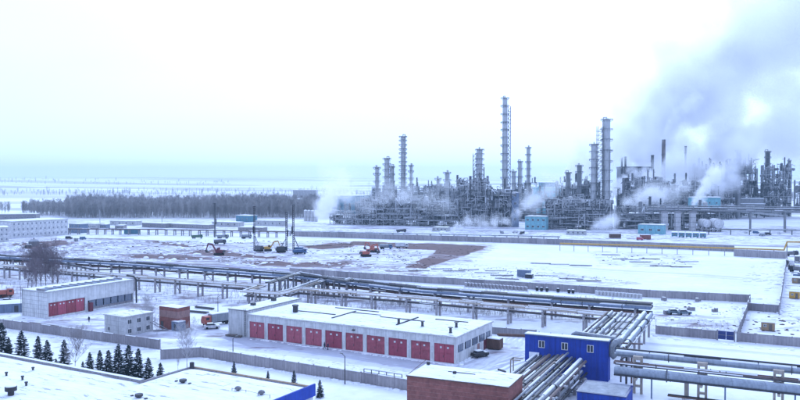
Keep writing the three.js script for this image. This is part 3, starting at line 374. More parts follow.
// ---------- pipe racks ----------
const off2 = (pts, o) => pts.map((p, i) => { const a = pts[Math.max(0, i - 1)], b = pts[Math.min(pts.length - 1, i + 1)], d1 = i ? unit2(a, p) : unit2(p, b), d2 = i < pts.length - 1 ? unit2(p, b) : d1, nx = -(d1[1] + d2[1]), nz = d1[0] + d2[0], l = Math.hypot(nx, nz), k = o * 2 / (l * l) ; return [p[0] + nx * k, p[1] + nz * k]; });
const unit2 = (a, b) => { const l = len(a, b) || 1; return [(b[0] - a[0]) / l, (b[1] - a[1]) / l]; };
function rack(label, pts, { pipes, h, half = 1.6, every = 11, mPost = M.concrete, mBeam = M.concreteLight, twin = true, tiers = [0], rail = false, seed = 1, name = 'pipe_rack', post = 0.28 }) {
  const o = pts[0], t = thing(name, label, 'pipe rack', o), rel = (p, y) => V(p[0] - o[0], y, p[1] - o[1]), r = rng(seed);
  for (const [f, dy, rad, m, snow] of pipes) {
    const q = off2(pts, f), P = mb(); P.pipe(q.map((p) => rel(p, h + dy + rad)), rad, rad > 0.4 ? 14 : 9); const pm = P.mesh('pipe', m, t);
    const fl = mb(); let any = 0; for (let i = 0; i + 1 < q.length; i++) { const L = len(q[i], q[i + 1]), n = Math.floor(L / 12); for (let k = 1; k <= n; k++) { if (r() < 0.5) continue; any++; const c = lerp2(q[i], q[i + 1], (k - r() * 0.5) / (n + 0.5)), u = unit2(q[i], q[i + 1]), a = rel(c, h + dy + rad); fl.bar(a, a.clone().add(V(u[0] * 0.12, 0, u[1] * 0.12)), rad * 1.35 + 0.04, 12); } } if (any && rad > 0.14) fl.mesh('flange', M.steelDark, pm);
    if (snow) { const S = mb(); for (let i = 0; i + 1 < q.length; i++) { const L = len(q[i], q[i + 1]), n = Math.max(1, Math.round(L / 7)); for (let k = 0; k < n; k++) { if (r() > snow) continue; const a = rel(lerp2(q[i], q[i + 1], (k + 0.02) / n), h + dy + rad * 1.62), b = rel(lerp2(q[i], q[i + 1], (k + 0.99) / n), h + dy + rad * 1.62); const w = rad * (1.0 + 0.3 * r()); S.beam(a.setY(a.y + 0.03), b.setY(b.y + 0.03), w, rad * 0.5 + 0.1); S.beam(a.clone().setY(a.y + 0.06 + rad * 0.2), b.clone().setY(b.y + 0.06 + rad * 0.2), w * 0.6, rad * 0.35 + 0.06); } } if (S.p.length) S.mesh('snow_cap', M.snowCap, pm).userData.kind = 'stuff'; }
  }
  if (every) for (let i = 0, carry = every * 0.4; i + 1 < pts.length; i++) {
    const L = len(pts[i], pts[i + 1]), tu = turnOf(pts[i], pts[i + 1]); let s = carry;
    const key = [h, half, twin, tiers.join(), post].join(), g = rack['b' + key] ??= mb().bx(-post, post, -0.6, h - 0.35, -post, post).geo(), bg = rack['c' + key] ??= (() => { const k = mb(); for (const y of tiers) k.bx(-0.2, 0.2, h + y - 0.36, h + y - 0.01, -half - 0.25, half + 0.25); return k.geo(); })();
    for (; s < L; s += every * (0.85 + 0.3 * r())) { const p = lerp2(pts[i], pts[i + 1], s / L), u = new THREE.Group(); u.name = 'support'; u.position.set(p[0] - o[0], 0, p[1] - o[1]); u.rotation.y = tu; t.add(u); for (const e of twin ? [-half * 0.8, half * 0.8] : [0]) meshOf('post', g, mPost, u, 0, 0, e); meshOf('crossbeam', bg, mBeam, u); if (r() < 0.18) { meshOf('brace', rack['d' + key] ??= mb().beam(V(0, 0.2, -half * 0.8), V(0, h - 0.6, half * 0.8), 0.12, 0.12).geo(), M.steelDark, u); } }
    carry = s - L;
  }
  if (rail) { const W = mb(); for (const e of [half + 0.2]) { const q = off2(pts, e); for (let i = 0; i + 1 < q.length; i++) { W.bar(rel(q[i], h + 1.1), rel(q[i + 1], h + 1.1), 0.04, 4); W.bar(rel(q[i], h + 0.6), rel(q[i + 1], h + 0.6), 0.03, 4); const L = len(q[i], q[i + 1]); for (let s = 0; s < L; s += 2.5) { const p = lerp2(q[i], q[i + 1], s / L); W.bar(rel(p, h), rel(p, h + 1.1), 0.035, 4); } W.beam(rel(lerp2(q[i], q[i + 1], 0), h + 0.02), rel(q[i + 1], h + 0.02), 0.7, 0.06); } } W.mesh('walkway', M.steel, t); }
  return t;
}
// near rack: brown and pale pipes on twin concrete posts, with its dog-leg behind the garage
rack('pipe rack with pale snow-topped pipes on twin concrete posts behind the garage', [[-211.68, -344.26], [-120.34, -296.00], [-48.62, -259.58], [-51.07, -247.84], [-39.25, -242.36], [-34.24, -253.34], [6.24, -233.08], [42.81, -213.12], [56.66, -204.37]], { h: 4.9, half: 1.5, every: 11.5, seed: 5, pipes: [[-0.9, 0, 0.36, M.concreteTan, 0.6], [0.1, 0, 0.16, M.steelDark, 0.1], [0.9, 0, 0.3, M.concreteTan, 0.95], [-0.2, 0, 0.12, M.rust, 0], [1.5, 0, 0.2, M.concreteTan, 0.6], [-1.6, 0, 0.22, M.rustPipe, 0.4], [-0.6, -1.5, 0.24, M.rustPipe, 0.4], [0.6, -1.5, 0.18, M.steelDark, 0.1]], tiers: [0, -1.5] });
// far rack: a broad bundle of dark pipes
rack('broad rack of dark and blue grey pipes following the building site wall', [[-240.31, -382.62], [-191.24, -357.72], [-112.60, -323.96], [-41.41, -286.72], [6.66, -248.97], [40.22, -231.12], [72.70, -215.47]], { h: 4.9, half: 3.0, every: 12, seed: 9, mBeam: M.concreteDark, pipes: [[-2.4, 0, 0.42, M.insulation, 0.7], [-1.2, 0, 0.3, M.blackPipe, 0.15], [-0.3, 0, 0.25, M.steelDark, 0.2], [0.6, 0, 0.36, M.steel, 0.35], [1.7, 0, 0.28, M.blackPipe, 0.1], [2.6, 0, 0.45, M.blueGrey, 0.6], [1.2, 1.1, 0.22, M.blackPipe, 0], [2.2, 1.2, 0.3, M.steelDark, 0.3], [-1.8, 1.1, 0.24, M.rustPipe, 0.5], [-0.4, 1.2, 0.2, M.steel, 0.4], [1.4, -1.5, 0.3, M.rust, 0.2], [-1.4, -1.5, 0.3, M.steelDark, 0.2]], tiers: [0, -1.5] });
rack('link of pipes joining the two racks behind the garage', [[-34.11, -252.43], [-25.67, -282.21]], { h: 5.1, half: 2.2, every: 9, seed: 3, pipes: [[-1.6, 0, 0.34, M.insulation, 0.8], [-0.5, 0, 0.25, M.blackPipe, 0.2], [0.6, 0, 0.32, M.rustPipe, 0.5], [1.6, 0, 0.25, M.steelDark, 0.3]] });
rack('upper loop of dark pipes standing on the far rack', [[-45.64, -258.46], [-38.29, -286.35], [-19.39, -263.60], [-17.27, -268.94]], { h: 6.2, half: 1.4, every: 8, seed: 31, mPost: M.steel, pipes: [[-0.8, 0, 0.3, M.blackPipe, 0.3], [0.2, 0, 0.35, M.steel, 0.6], [1.0, 0, 0.22, M.blackPipe, 0]] });
rack('third rack of thin pipes in front of the churned snow', [[-230.08, -374.25], [-155.72, -342.60], [-128.40, -315.88], [-107.99, -323.08]], { h: 3.8, half: 1.2, every: 9, seed: 15, pipes: [[-0.6, 0, 0.25, M.steel, 0.6], [0.4, 0, 0.3, M.blackPipe, 0.4]] });
rack('low brown pipe run along the fence beside the garage yard', [[-106.87, -215.61], [-95.51, -209.67], [-79.35, -200.03]], { h: 0.7, half: 0.6, every: 6, twin: false, seed: 8, post: 0.12, pipes: [[-0.2, 0, 0.16, M.steel, 0.8], [0.3, 0, 0.14, M.rust, 0.2]] });
// ---------- blue building and the bundle that passes it ----------
const bP = [27.31, -163.01], bQ = [43.38, -155.27], bT = turnOf(bP, bQ), bL = len(bP, bQ);
const bl = (s, z) => [bP[0] + Math.cos(bT) * s + Math.sin(bT) * z, bP[1] - Math.sin(bT) * s + Math.cos(bT) * z]; // s along the front, z out of it
{
  const t = thing('blue_building', 'bright blue slab building with white framed windows above the pipe bundle', 'building', bP, bT);
  const w = mb(), op = [[3.0, 4.4], [8.0, 9.4], [13.4, 14.8]]; let x = 0; for (const [a, b] of [...op, [bL, bL]]) { w.bx(x, a, -0.6, 8.3, -0.3, 0); if (b > a) { w.bx(a, b, -0.6, 5.7, -0.3, 0).bx(a, b, 7.3, 8.3, -0.3, 0); } x = b; } w.bx(0, bL, -0.6, 8.3, -2.4, -2.1).bx(0, 0.3, -0.6, 8.3, -2.1, -0.3).bx(bL - 0.3, bL, -0.6, 8.3, -2.1, -0.3); w.mesh('wall', M.blue, t);
  const sm = mb(); for (let q = 1.1; q < bL; q += 1.1) sm.bx(q - 0.02, q + 0.02, -0.4, 8.28, 0.001, 0.03); sm.mesh('cladding_seam', M.blueDark, t);
  op.forEach(([a, b]) => { const f = meshOf('window', mb().bx(a, b, 5.7, 5.82, -0.12, 0.06).bx(a, b, 7.18, 7.3, -0.12, 0.06).bx(a, a + 0.14, 5.82, 7.18, -0.12, 0.06).bx(b - 0.14, b, 5.82, 7.18, -0.12, 0.06).bx(a + 0.62, a + 0.78, 5.82, 7.18, -0.12, 0.04).geo(), M.white, t); meshOf('pane', mb().bx(a + 0.14, b - 0.14, 5.82, 7.18, -0.1, -0.07).geo(), M.glass, f); });
  mb().bx(-0.2, bL + 0.2, 8.3, 8.5, -2.6, 0.2).mesh('cornice', M.blueGrey, t); snowRoof(t, 0, bL, -2.4, 0, 8.5, 14, 0.12);
  mb().bx(1.0, 3.2, 2.2, 4.6, 0, 0.25).mesh('panel_box', M.snowCap, t);
  const a = thing('blue_annex', 'low blue block with a grey icy roof in front of the blue building', 'building', [33.06, -139.10], bT); mb().bx(0, 8.8, -0.6, 2.4, -8.4, 0).mesh('wall', M.blue, a); mb().bx(-0.15, 8.95, 2.4, 2.6, -8.5, 0.15).mesh('cornice', M.blueDark, a); snowRoof(a, 0.3, 8.5, -8.2, -0.2, 2.6, 17, 0.12).material = M.ice; const s2 = mb(); for (let q = 1; q < 8.5; q += 1) s2.bx(q - 0.02, q + 0.02, -0.4, 2.38, 0.001, 0.03); s2.mesh('cladding_seam', M.blueDark, a);
}
rack('bundle of silver, black and brown pipes coming out of the blue building', [bl(8.2, 1.2), bl(8.2, 46)], { h: 4.1, half: 5.6, every: 9, seed: 12, mPost: M.concrete, tiers: [0], pipes: [[5.4, -0.3, 0.36, M.insulation, 0.45], [4.3, -0.2, 0.3, M.steelDark, 0.15], [3.4, 0, 0.22, M.steel, 0.25], [2.5, 0, 0.4, M.rustPipe, 0.25], [1.4, 0.1, 0.28, M.blackPipe, 0.10], [0.6, 0.2, 0.36, M.steel, 0.25], [-0.5, 0.3, 0.4, M.rustPipe, 0.15], [-1.5, 1.1, 0.24, M.insulation, 0.30], [-1.4, 0, 0.26, M.blackPipe, 0], [-2.3, 0.2, 0.26, M.insulation, 0.40], [-3.0, 0.1, 0.2, M.blackPipe, 0], [-4.2, -0.6, 0.55, M.insulation, 0.17], [-5.2, -0.4, 0.3, M.rustPipe, 0.20]] });
rack('lower tier of pipes sloping beneath the bundle before the blue building', [bl(12.2, 1), bl(12.2, 44)], { h: 1.3, half: 1.8, every: 8, seed: 14, pipes: [[1.4, 0, 0.3, M.insulation, 0.6], [0.5, 0, 0.26, M.rustPipe, 0.2], [-0.4, 0, 0.36, M.steelPale, 0.5], [-1.4, 0, 0.25, M.blackPipe, 0.1]] });
rack('wide deck of parallel silver pipes behind the blue building', [bl(14.3, -4.5), bl(14.3, -52)], { h: 5.2, half: 6.4, every: 8, seed: 16, rail: false, post: 0.26, pipes: [[-6, 0, 0.3, M.rustPipe, 0.5], [-4.8, 0, 0.4, M.steelPale, 0.5], [-3.6, 0, 0.3, M.steelDark, 0.2], [-2.2, 0, 0.46, M.insulation, 0.5], [-1, 0, 0.24, M.blackPipe, 0.2], [0.2, 0, 0.34, M.steel, 0.4], [1.8, 0, 0.25, M.blackPipe, 0], [3.8, 0, 0.66, M.galvanised, 0.5], [5.5, 0, 0.6, M.galvanised, 0.55], [6.4, 0, 0.14, M.steelPale, 0.8]] });
{ // crossovers and bends
  const t = thing('pipe_crossover', 'silver elbow pipes linking the racks beside the blue building', 'pipes', bl(9, -6)), o = bl(9, -6), R = (s, z, y) => { const p = bl(s, z); return V(p[0] - o[0], y, p[1] - o[1]); };
  mb().pipe([R(8.6, -9, 5.6), R(8.6, -9, 7.2), R(9.4, -8.6, 7.7), R(18, -6.2, 7.7), R(18.7, -6.0, 7.0), R(18.7, -6, 5.9)], 0.6, 14).mesh('pipe', M.insulation, t);
  mb().pipe([R(-8, -5.2, 6.6), R(7, -4.6, 7.4), R(17, -4.4, 7.6)], 0.28).mesh('pipe', M.rust, t); mb().pipe([R(-8, -6.0, 6.2), R(6, -5.4, 7.0), R(19, -5.2, 7.2), R(24, -5.2, 7.4)], 0.2).mesh('pipe', M.rustPipe, t);
  mb().pipe([R(19, -1.2, 4.9), R(18.3, -1, 5.6), R(18.3, -1, 7.2), R(19, -2, 8.0), R(19.6, -4, 8)], 0.62, 14).mesh('elbow', M.insulation, t); mb().pipe([R(21.5, 0, 0), R(21.5, 0, 7.6), R(21.5, -4, 7.6)], 0.22).mesh('riser', M.blackPipe, t); mb().pipe([R(22.4, -1, 0), R(22.4, -1, 6.4), R(20, -5, 6.4)], 0.18).mesh('riser', M.rust, t); mb().pipe([R(20.6, 1.2, 0.5), R(20.6, 1.2, 5.2), R(23, -2, 6.4)], 0.16).mesh('riser', M.steelDark, t);
  mb().pipe([R(-2, 2, 0), R(-2, 2, 3.4), R(0.2, 2, 3.4)], 0.14).pipe([R(-2, 4, 0), R(-2, 4, 3.4), R(0.2, 4, 3.4)], 0.14).mesh('goalpost_frame', M.concreteTan, t); mb().bar(R(-2, 2, 3.4), R(-2, 4, 3.4), 0.14).bar(R(-3.5, 3, 0.4), R(-1.4, 14, 3.6), 0.22).mesh('brace', M.blackPipe, t);
  const br = mb(); for (let s = 2; s < 19; s += 2.6) br.bar(R(s, -4.2, 8.3), R(s, -4.2, 5.2), 0.1, 5); br.mesh('hanger', M.steelDark, t);
}
// ---------- big silver pipes to the right, on tan concrete posts ----------
{
  const a = [41.75, -146.74], b = [76.75, -129.86], u = unit2(a, b), n = [u[1], -u[0]], at = (s, q) => [a[0] + u[0] * s + n[0] * q, a[1] + u[1] * s + n[1] * q];
  rack('high rack of big silver and brown pipes on tan concrete posts', [at(0, 3), at(len(a, b), 3)], { h: 6.3, half: 1.9, every: 0, seed: 21, pipes: [[-1.6, 1.35, 0.26, M.blackPipe, 0.15], [-1.1, 0.2, 0.62, M.galvanised, 0.25], [0.3, -1.0, 0.36, M.rust, 0.35], [1.1, -0.9, 0.3, M.rustPipe, 0.5], [-0.1, -1.2, 0.25, M.blackPipe, 0]] });
  rack('fat silver insulated pipe carried low on brackets before the tan posts', [at(0.5, 0), at(len(a, b), 0)], { h: 3.7, half: 1, every: 0, seed: 22, pipes: [[0, 0, 0.9, M.galvanised, 0.2], [-0.5, 1.95, 0.14, M.steelDark, 0.5], [0.85, 0.1, 0.16, M.blackPipe, 0]] });
  const pg = mb().bx(-0.9, -0.45, -0.6, 6.6, -0.35, 0.35).bx(0.45, 0.9, -0.6, 6.6, -0.35, 0.35).bx(-0.9, 0.9, 6.6, 7.3, -0.5, 0.5).bx(-0.45, 0.45, 4.6, 5.1, -0.3, 0.3).bx(-0.45, 0.45, 1.2, 1.6, -0.3, 0.3).geo(), ag = mb().bx(-0.25, 0.25, 3.3, 3.72, 0.3, 3.6).geo();
  let k = 0; for (const px of [[58.67, -144.14], [70.27, -138.36], [48.25, -149.70], [80.65, -132.45]]) { const s = (px[0] - a[0]) * u[0] + (px[1] - a[1]) * u[1], p = at(s, 2.4), t = thing('pipe_post', ['tan concrete portal post by the stub post under the silver pipes', 'tan concrete portal post in the open stretch of the silver pipes', 'tan concrete portal post closest to the blue building', 'tan concrete portal post at the far end of the silver pipes'][k++], 'post', p, turnOf(a, b)); meshOf('frame', pg, M.concreteTan, t); meshOf('bracket', ag, M.concreteTan, t); }
  const th = mb().cyl(0.16, 4.6, 0, -0.4, 0, 8).geo(); for (const q of [[48.47, -143.48], [59.89, -137.14], [70.92, -133.59]]) { const o = new THREE.Mesh(th, M.blueGrey); o.name = numbered('steel_post'); o.position.set(q[0], 0, q[1]); o.castShadow = true; scene.add(o); tag(o, 'thin blue grey steel post standing below the fat silver pipe', 'post', 'thin posts below the silver pipe'); }
  { const q = [55.47, -144.14], t = thing('concrete_stub', 'short tan concrete stub post below the silver pipe', 'post', q, turnOf(a, b)); meshOf('shaft', mb().bx(-0.4, 0.4, -0.5, 3.0, -0.35, 0.35).geo(), M.concreteTan, t); meshOf('head', mb().bx(-0.7, 0.7, 3.0, 3.4, -0.4, 0.4).geo(), M.concreteTan, t); }
  rack('dark pipe lying low over the snow below the silver pipes', [[51.74, -143.75], [63.79, -137.61]], { h: 0.4, half: 0.5, every: 7, twin: false, post: 0.15, seed: 24, pipes: [[0, 0, 0.2, M.blackPipe, 0.2], [0.6, 0, 0.14, M.rust, 0]] });
}
rack('low pipe trestle of many thin legs in front of the wood', [[-259.11, -581.03], [-191.99, -575.15], [-84.07, -547.45]], { h: 3.8, half: 1.6, every: 7, seed: 61, mPost: M.concreteDark, mBeam: M.concreteDark, pipes: [[-1.2, 0, 0.4, M.steel, 0.4], [0, 0, 0.3, M.blackPipe, 0.1], [1.1, 0, 0.4, M.rustPipe, 0.3]] });
rack('far pipe run of grey pipes along the slushy road by the site wall', [[-86.36, -567.33], [14.45, -541.01], [109.51, -512.48]], { h: 2.8, half: 1.4, every: 9, seed: 62, mPost: M.concreteDark, pipes: [[-0.9, 0, 0.35, M.steel, 0.5], [0.3, 0, 0.3, M.insulation, 0.3]] });
// yellow gas pipe by the far wall
{ const o = [132.33, -495.30], R = (p, y) => V(p[0] - o[0], y, p[1] - o[1]), t = thing('gas_pipe', 'yellow gas pipe on short stands with a raised loop', 'pipe', o), q = [[95.43, -446.47], [144.11, -431.46], [203.19, -406.61]], e = [[207.43, -404.28], [209.05, -404.28], [230.64, -401.41]];
  mb().pipe([...q.map((p) => R(p, 4.2)), R(e[0], 4.2), R(e[1], 8.6), R(e[2], 8.6)], 0.42).mesh('pipe', M.yellow, t); const g = mb().bx(-0.15, 0.15, -0.5, 4, -0.15, 0.15).geo(); for (let i = 0; i <= 14; i++) { const p = lerp2(q[0], q[2], i / 14); meshOf('stand', g, M.concrete, t, p[0] - o[0], 0, p[1] - o[1]); } const g2 = mb().bx(-0.2, 0.2, -0.5, 8.4, -0.2, 0.2).geo(); for (const x of [0, 0.5]) { const p = lerp2(e[1], e[2], x); meshOf('stand', g2, M.concrete, t, p[0] - o[0], 0, p[1] - o[1]); } }

// ---------- refinery ----------
const ringGeo = (r0, r1, h = 0.25) => { const s = new THREE.Shape(); s.absarc(0, 0, r1, 0, 6.2832); const q = new THREE.Path(); q.absarc(0, 0, r0, 0, 6.2832, true); s.holes.push(q); const g = new THREE.ExtrudeGeometry(s, { depth: h, bevelEnabled: false, curveSegments: 9 }); g.rotateX(-Math.PI / 2); return g.index ? g.toNonIndexed() : g; };
const plant = { pale: mat(0.50, 0.505, 0.51, 'streak', 9, 0.5, 0.3), mid: mat(0.24, 0.245, 0.255, 'streak', 9, 0.55, 0.2), dark: mat(0.075, 0.077, 0.083, 'streak', 9, 0.65, 0.1) };
const RB = [M.snowCap, plant.pale, plant.mid, plant.dark];
// a tall vessel: skirt, shell, ringed platforms with rails, ladder run, overhead line
function column(label, [x, z], h, r, { plat = 8, m = plant.pale, from = 0.15, wide = 2.0, seed = 1, lattice = 0, group, name = 'process_column', taper = 1, side = 1, base = 0 } = {}) {
  const t = thing(name, label, 'column', [x, z], 0, group, base), q = rng(seed);
  mb().cyl(r * 1.12, 3, 0, -0.5, 0, 14).cyl(r, h * 0.62, 0, 2.5, 0, 14).cyl(r, h * 0.38 - 4, 0, 2.5 + h * 0.62, 0, 14, taper).dome(r * taper, r * 0.7, 0, h - 1.5, 0).mesh('shell', m, t);
  const rg = column['r' + r + wide] ??= ringGeo(r * 0.98, r + wide, 0.55), dk = mb().add(rg, new THREE.Matrix4()); for (let a = 0; a < 10; a++) { const c = Math.cos(a * 0.628), s = Math.sin(a * 0.628), c2 = Math.cos(a * 0.628 + 0.628), s2 = Math.sin(a * 0.628 + 0.628), R = r + wide - 0.1; dk.bar(V(c * R, 0, s * R), V(c * R, 1.4, s * R), 0.12, 4).bar(V(c * R, 1.3, s * R), V(c2 * R, 1.3, s2 * R), 0.14, 4).bar(V(c * R, 0.7, s * R), V(c2 * R, 0.7, s2 * R), 0.12, 4).bar(V(c * r, -1.2, s * r), V(c * R, 0, s * R), 0.1, 4); } const dg = dk.geo(), sg = mb().add(ringGeo(r, r + wide * 0.8, 0.22), new THREE.Matrix4().makeTranslation(0, 0.54, 0)).geo();
  for (let i = 0; i < plat; i++) { const y = h * (from + (0.985 - from) * (i + 0.15 * q()) / Math.max(1, plat - 1)); const p = meshOf('platform', dg, i % 3 ? plant.dark : plant.mid, t, 0, Math.min(y, h - 1.4), 0, q() * 6); if (q() < 0.6) meshOf('platform_snow', sg, M.snowCap, p); }
  const l = mb(), X = r + 0.5; for (const s of [-0.35, 0.35]) l.bar(V(X * side, 0, s), V(X * side, h, s), 0.1, 4); for (let y = 1; y < h; y += 1.4) l.bar(V(X * side, y, -0.35), V(X * side, y, 0.35), 0.07, 4); l.mesh('ladder', plant.dark, t);
  const ov = mb(), a = q() * 2 - 2.6, c = Math.cos(a), s = Math.sin(a), R = r + 0.7; ov.pipe([V(0, h - 1 + r * 0.5, 0), V(0, h + 1.6, 0), V(c * R, h + 1.6, s * R), V(c * R, 2 + q() * h * 0.2, s * R)], 0.42, 8); ov.mesh('overhead_line', plant.pale, t);
  const sp = mb(); for (let k = 0; k < 3; k++) { const b = q() * 6.28, y0 = h * (0.2 + 0.7 * q()); sp.pipe([V(Math.cos(b) * r, y0, Math.sin(b) * r), V(Math.cos(b) * (r + 0.8), y0, Math.sin(b) * (r + 0.8)), V(Math.cos(b) * (r + 0.8), 1, Math.sin(b) * (r + 0.8))], 0.24, 6); } sp.mesh('side_line', plant.mid, t);
  if (lattice) { const w = mb(), W = lattice, X0 = side * (r + 0.6 + W * 0.5); for (const [i, j] of [[-1, -1], [1, -1], [1, 1], [-1, 1]]) w.bar(V(X0 + i * W / 2, -0.5, j * W / 2), V(X0 + i * W / 2, h * 0.93, j * W / 2), 0.16, 4); for (let y = 0; y < h * 0.9; y += 4) for (const j of [-1, 1]) { w.bar(V(X0 - W / 2, y, j * W / 2), V(X0 + W / 2, y + 4, j * W / 2), 0.12, 4); w.bar(V(X0 - W / 2, y, j * W / 2), V(X0 + W / 2, y, j * W / 2), 0.12, 4); w.bar(V(X0 + j * W / 2, y, -W / 2), V(X0 + j * W / 2, y + 4, W / 2), 0.12, 4); } w.mesh('lattice_tower', plant.dark, t); }
  return t;
}
// open steel building full of vessels, drums and pipes
function unit(label, p, q, h, d, { floors = 4, bay = 7, seed = 1, dense = 1, tone = 1, top = 0, name = 'process_unit', snow = 0.5, y = 0 } = {}) {
  const W = len(p, q), t = thing(name, label, 'process unit', p, turnOf(p, q), undefined, y), r = rng(seed), nx = Math.max(1, Math.round(W / bay)), nz = Math.max(1, Math.round(d / bay)), bx = W / nx, bz = d / nz, fh = h / floors, steel = [plant.pale, plant.mid, plant.dark][tone], st = mb(), pick = () => [plant.pale, plant.mid, plant.dark, plant.mid][Math.floor(r() * 4)];
  const tops = []; for (let i = 0; i <= nx; i++) tops.push(h * (1 - 0.32 * r() * (i % 2)));
  for (let i = 0; i <= nx; i++) for (let k = 0; k <= nz; k++) st.box(0.55, tops[i] + 0.5, 0.55, i * bx, tops[i] / 2 - 0.25, -k * bz);
  for (let f = 1; f <= floors; f++) for (let k = 0; k <= nz; k++) for (let i = 0; i < nx; i++) { if (f * fh > Math.min(tops[i], tops[i + 1]) + 0.1) continue; st.box(bx, 0.5, 0.35, (i + 0.5) * bx, f * fh, -k * bz); if ((k === 0 || k === nz) && r() < 0.45) st.beam(V(i * bx, (f - 1) * fh, -k * bz), V((i + 1) * bx, f * fh, -k * bz), 0.25, 0.25); if (k < nz) st.box(0.35, 0.5, bz, i * bx, f * fh, -(k + 0.5) * bz); }
  st.mesh('steel_frame', steel, t).userData.kind = 'stuff';
  for (let f = 1; f <= floors; f++) { // decks, cut into runs, with rails and snow lying on them
    let i = 0; while (i < nx) { const n = 1 + Math.floor(r() * 3), e = Math.min(nx, i + n); if (r() < 0.8 && f * fh <= Math.min(...tops.slice(i, e + 1)) + 0.1) { const dk = mb().bx(i * bx + 0.1, e * bx - 0.1, f * fh + 0.26, f * fh + 0.42, -d, 0.9); for (let x = i * bx + 0.2; x < e * bx; x += 2.2) dk.box(0.12, 1.2, 0.12, x, f * fh + 0.95, 0.8); dk.box((e - i) * bx - 0.3, 0.12, 0.12, (i + e) / 2 * bx, f * fh + 1.5, 0.8); const m = dk.mesh('deck', r() < 0.5 ? plant.mid : plant.dark, t); if (r() < snow) mb().bx(i * bx + 0.4, e * bx - 0.4, f * fh + 0.42, f * fh + 0.62, -d + 0.3, 0.7).mesh('deck_snow', M.snowCap, m); } i = e; }
  }
  for (let f = 0; f < floors; f++) for (let i = 0; i < nx; i++) if (r() < 0.5 && (f + 1) * fh <= Math.min(tops[i], tops[i + 1]) + 0.1) { const z0 = -d * (0.3 + 0.5 * r()); meshOf('casing', mb().bx(i * bx + 0.4, (i + 1) * bx - 0.4, f * fh + 0.45, (f + 1) * fh - 0.3, z0 - 2.5, z0).geo(), [steel, plant.dark, plant.mid][Math.floor(r() * 3)], t); }
  const nv = Math.round(nx * floors * 0.55 * dense); for (let k = 0; k < nv; k++) { const f = Math.floor(r() * floors), x = r() * W, zz = 0.3 - r() * r() * d * 0.7, rr = 0.8 + 1.3 * r(); if (r() < 0.5) { const hh = fh * (0.6 + 0.9 * r()); mb().cyl(rr, hh, x, f * fh + 0.5, zz - rr, 10).dome(rr, rr * 0.5, x, f * fh + 0.5 + hh, zz - rr).mesh('vessel', pick(), t); } else { const L2 = 2 + 4 * r(), v = mb().bar(V(x - L2, f * fh + rr + 1, zz - rr), V(x + L2, f * fh + rr + 1, zz - rr), rr, 10).box(0.5, 1.4, rr * 1.6, x - L2 * 0.6, f * fh + 0.9, zz - rr).box(0.5, 1.4, rr * 1.6, x + L2 * 0.6, f * fh + 0.9, zz - rr).mesh('drum', pick(), t); if (r() < snow) mb().box(L2 * 1.8, 0.25, rr, x, f * fh + rr * 2 + 1, zz - rr).mesh('drum_snow', M.snowCap, v); } }
  const pi = [mb(), mb(), mb(), mb()]; for (let k = 0; k < Math.round(nx * floors * 3.2 * dense); k++) { const g = pi[Math.floor(r() * r() * 4)], x = r() * W, y0 = r() * h * 0.95, zz = 1.2 - r() * 2.5 - (r() < 0.4 ? r() * d : 0), c = 0.16 + 0.22 * r(); if (r() < 0.45) g.pipe([V(x, y0, zz), V(x, Math.min(h * 1.02, y0 + (3 + 12 * r())), zz), V(x + (r() - 0.5) * 12, Math.min(h * 1.02, y0 + 3 + 6 * r()), zz)], c, 5); else { const e = x + (r() - 0.5) * W * 0.7; g.pipe([V(x, y0 + (r() - 0.5) * 5, zz), V(x, y0, zz), V(Math.max(0, Math.min(W, e)), y0, zz)], c, 5); } }
  pi.forEach((g, k) => { if (g.p.length) g.mesh('pipework', [plant.pale, plant.mid, plant.dark, M.snowCap][k], t).userData.kind = 'stuff'; });
  for (let k = 0; k < top; k++) { const x = W * (0.1 + 0.8 * r()), hh = 3 + 9 * r(), rr = 0.5 + 0.7 * r(), i = Math.min(nx, Math.round(x / bx)); mb().cyl(rr, hh, x, Math.min(tops[i], h) - 0.5, -d * r(), 8).cyl(rr * 1.5, 0.4, x, Math.min(tops[i], h) + hh * 0.7, -d * 0.5, 8).mesh('stack', r() < 0.5 ? plant.mid : plant.dark, t); }
  return t;
}
function chimney(label, [x, z], h, r, m, bands, taper = 0.75) { const t = thing('chimney', label, 'chimney', [x, z]); mb().cyl(r, h, 0, -0.5, 0, 16, taper).mesh('shaft', m, t); for (const k of bands) mb().cyl(r * (1 - (1 - taper) * k) + 0.5, 0.7, 0, h * k - 0.6, 0, 16).mesh('band', plant.dark, t); mb().cyl(r * taper + 0.25, 1.2, 0, h - 1.3, 0, 16).mesh('rim', plant.dark, t); return t; }
// left group
unit('open steel process unit under the three clustered columns', [-41.08, -699.38], [16.44, -684.15], 26, 26, { floors: 5, seed: 11, tone: 0, dense: 1.2, top: 3, snow: 0.7 });
unit('steel process unit beside the slim ringed column, hung with pipes', [16.44, -684.15], [52.41, -676.78], 24, 24, { floors: 5, seed: 12, tone: 1, dense: 1.3, top: 4 });
unit('low pale pipe structure wrapped in steam at the edge of the refinery', [-66.84, -715.30], [-39.21, -699.38], 13, 18, { floors: 3, seed: 13, tone: 0, top: 2, snow: 0.8 });
unit('long grey blue equipment building behind the clustered columns', [-33.61, -899.52], [82.85, -886.83], 34, 22, { floors: 5, seed: 29, tone: 1, dense: 1, top: 6 });
column('slim ringed column with stacked platforms beside the clustered columns', [3.00, -749.41], 85.87, 2.2, { plat: 15, from: 0.3, wide: 2.0, seed: 4, lattice: 0 });
column('thin short column leaning on the slim ringed column', [11.00, -749.41], 56.97, 1.3, { plat: 6, from: 0.4, seed: 5, wide: 1.7 });
column('tallest of the three clustered pale columns', [-13.00, -749.41], 63.95, 2.5, { plat: 8, from: 0.3, seed: 6, wide: 2.0 });
column('short pale column with a wide top platform in the cluster of three', [-23.01, -749.41], 54.97, 1.9, { plat: 6, from: 0.3, seed: 7 });
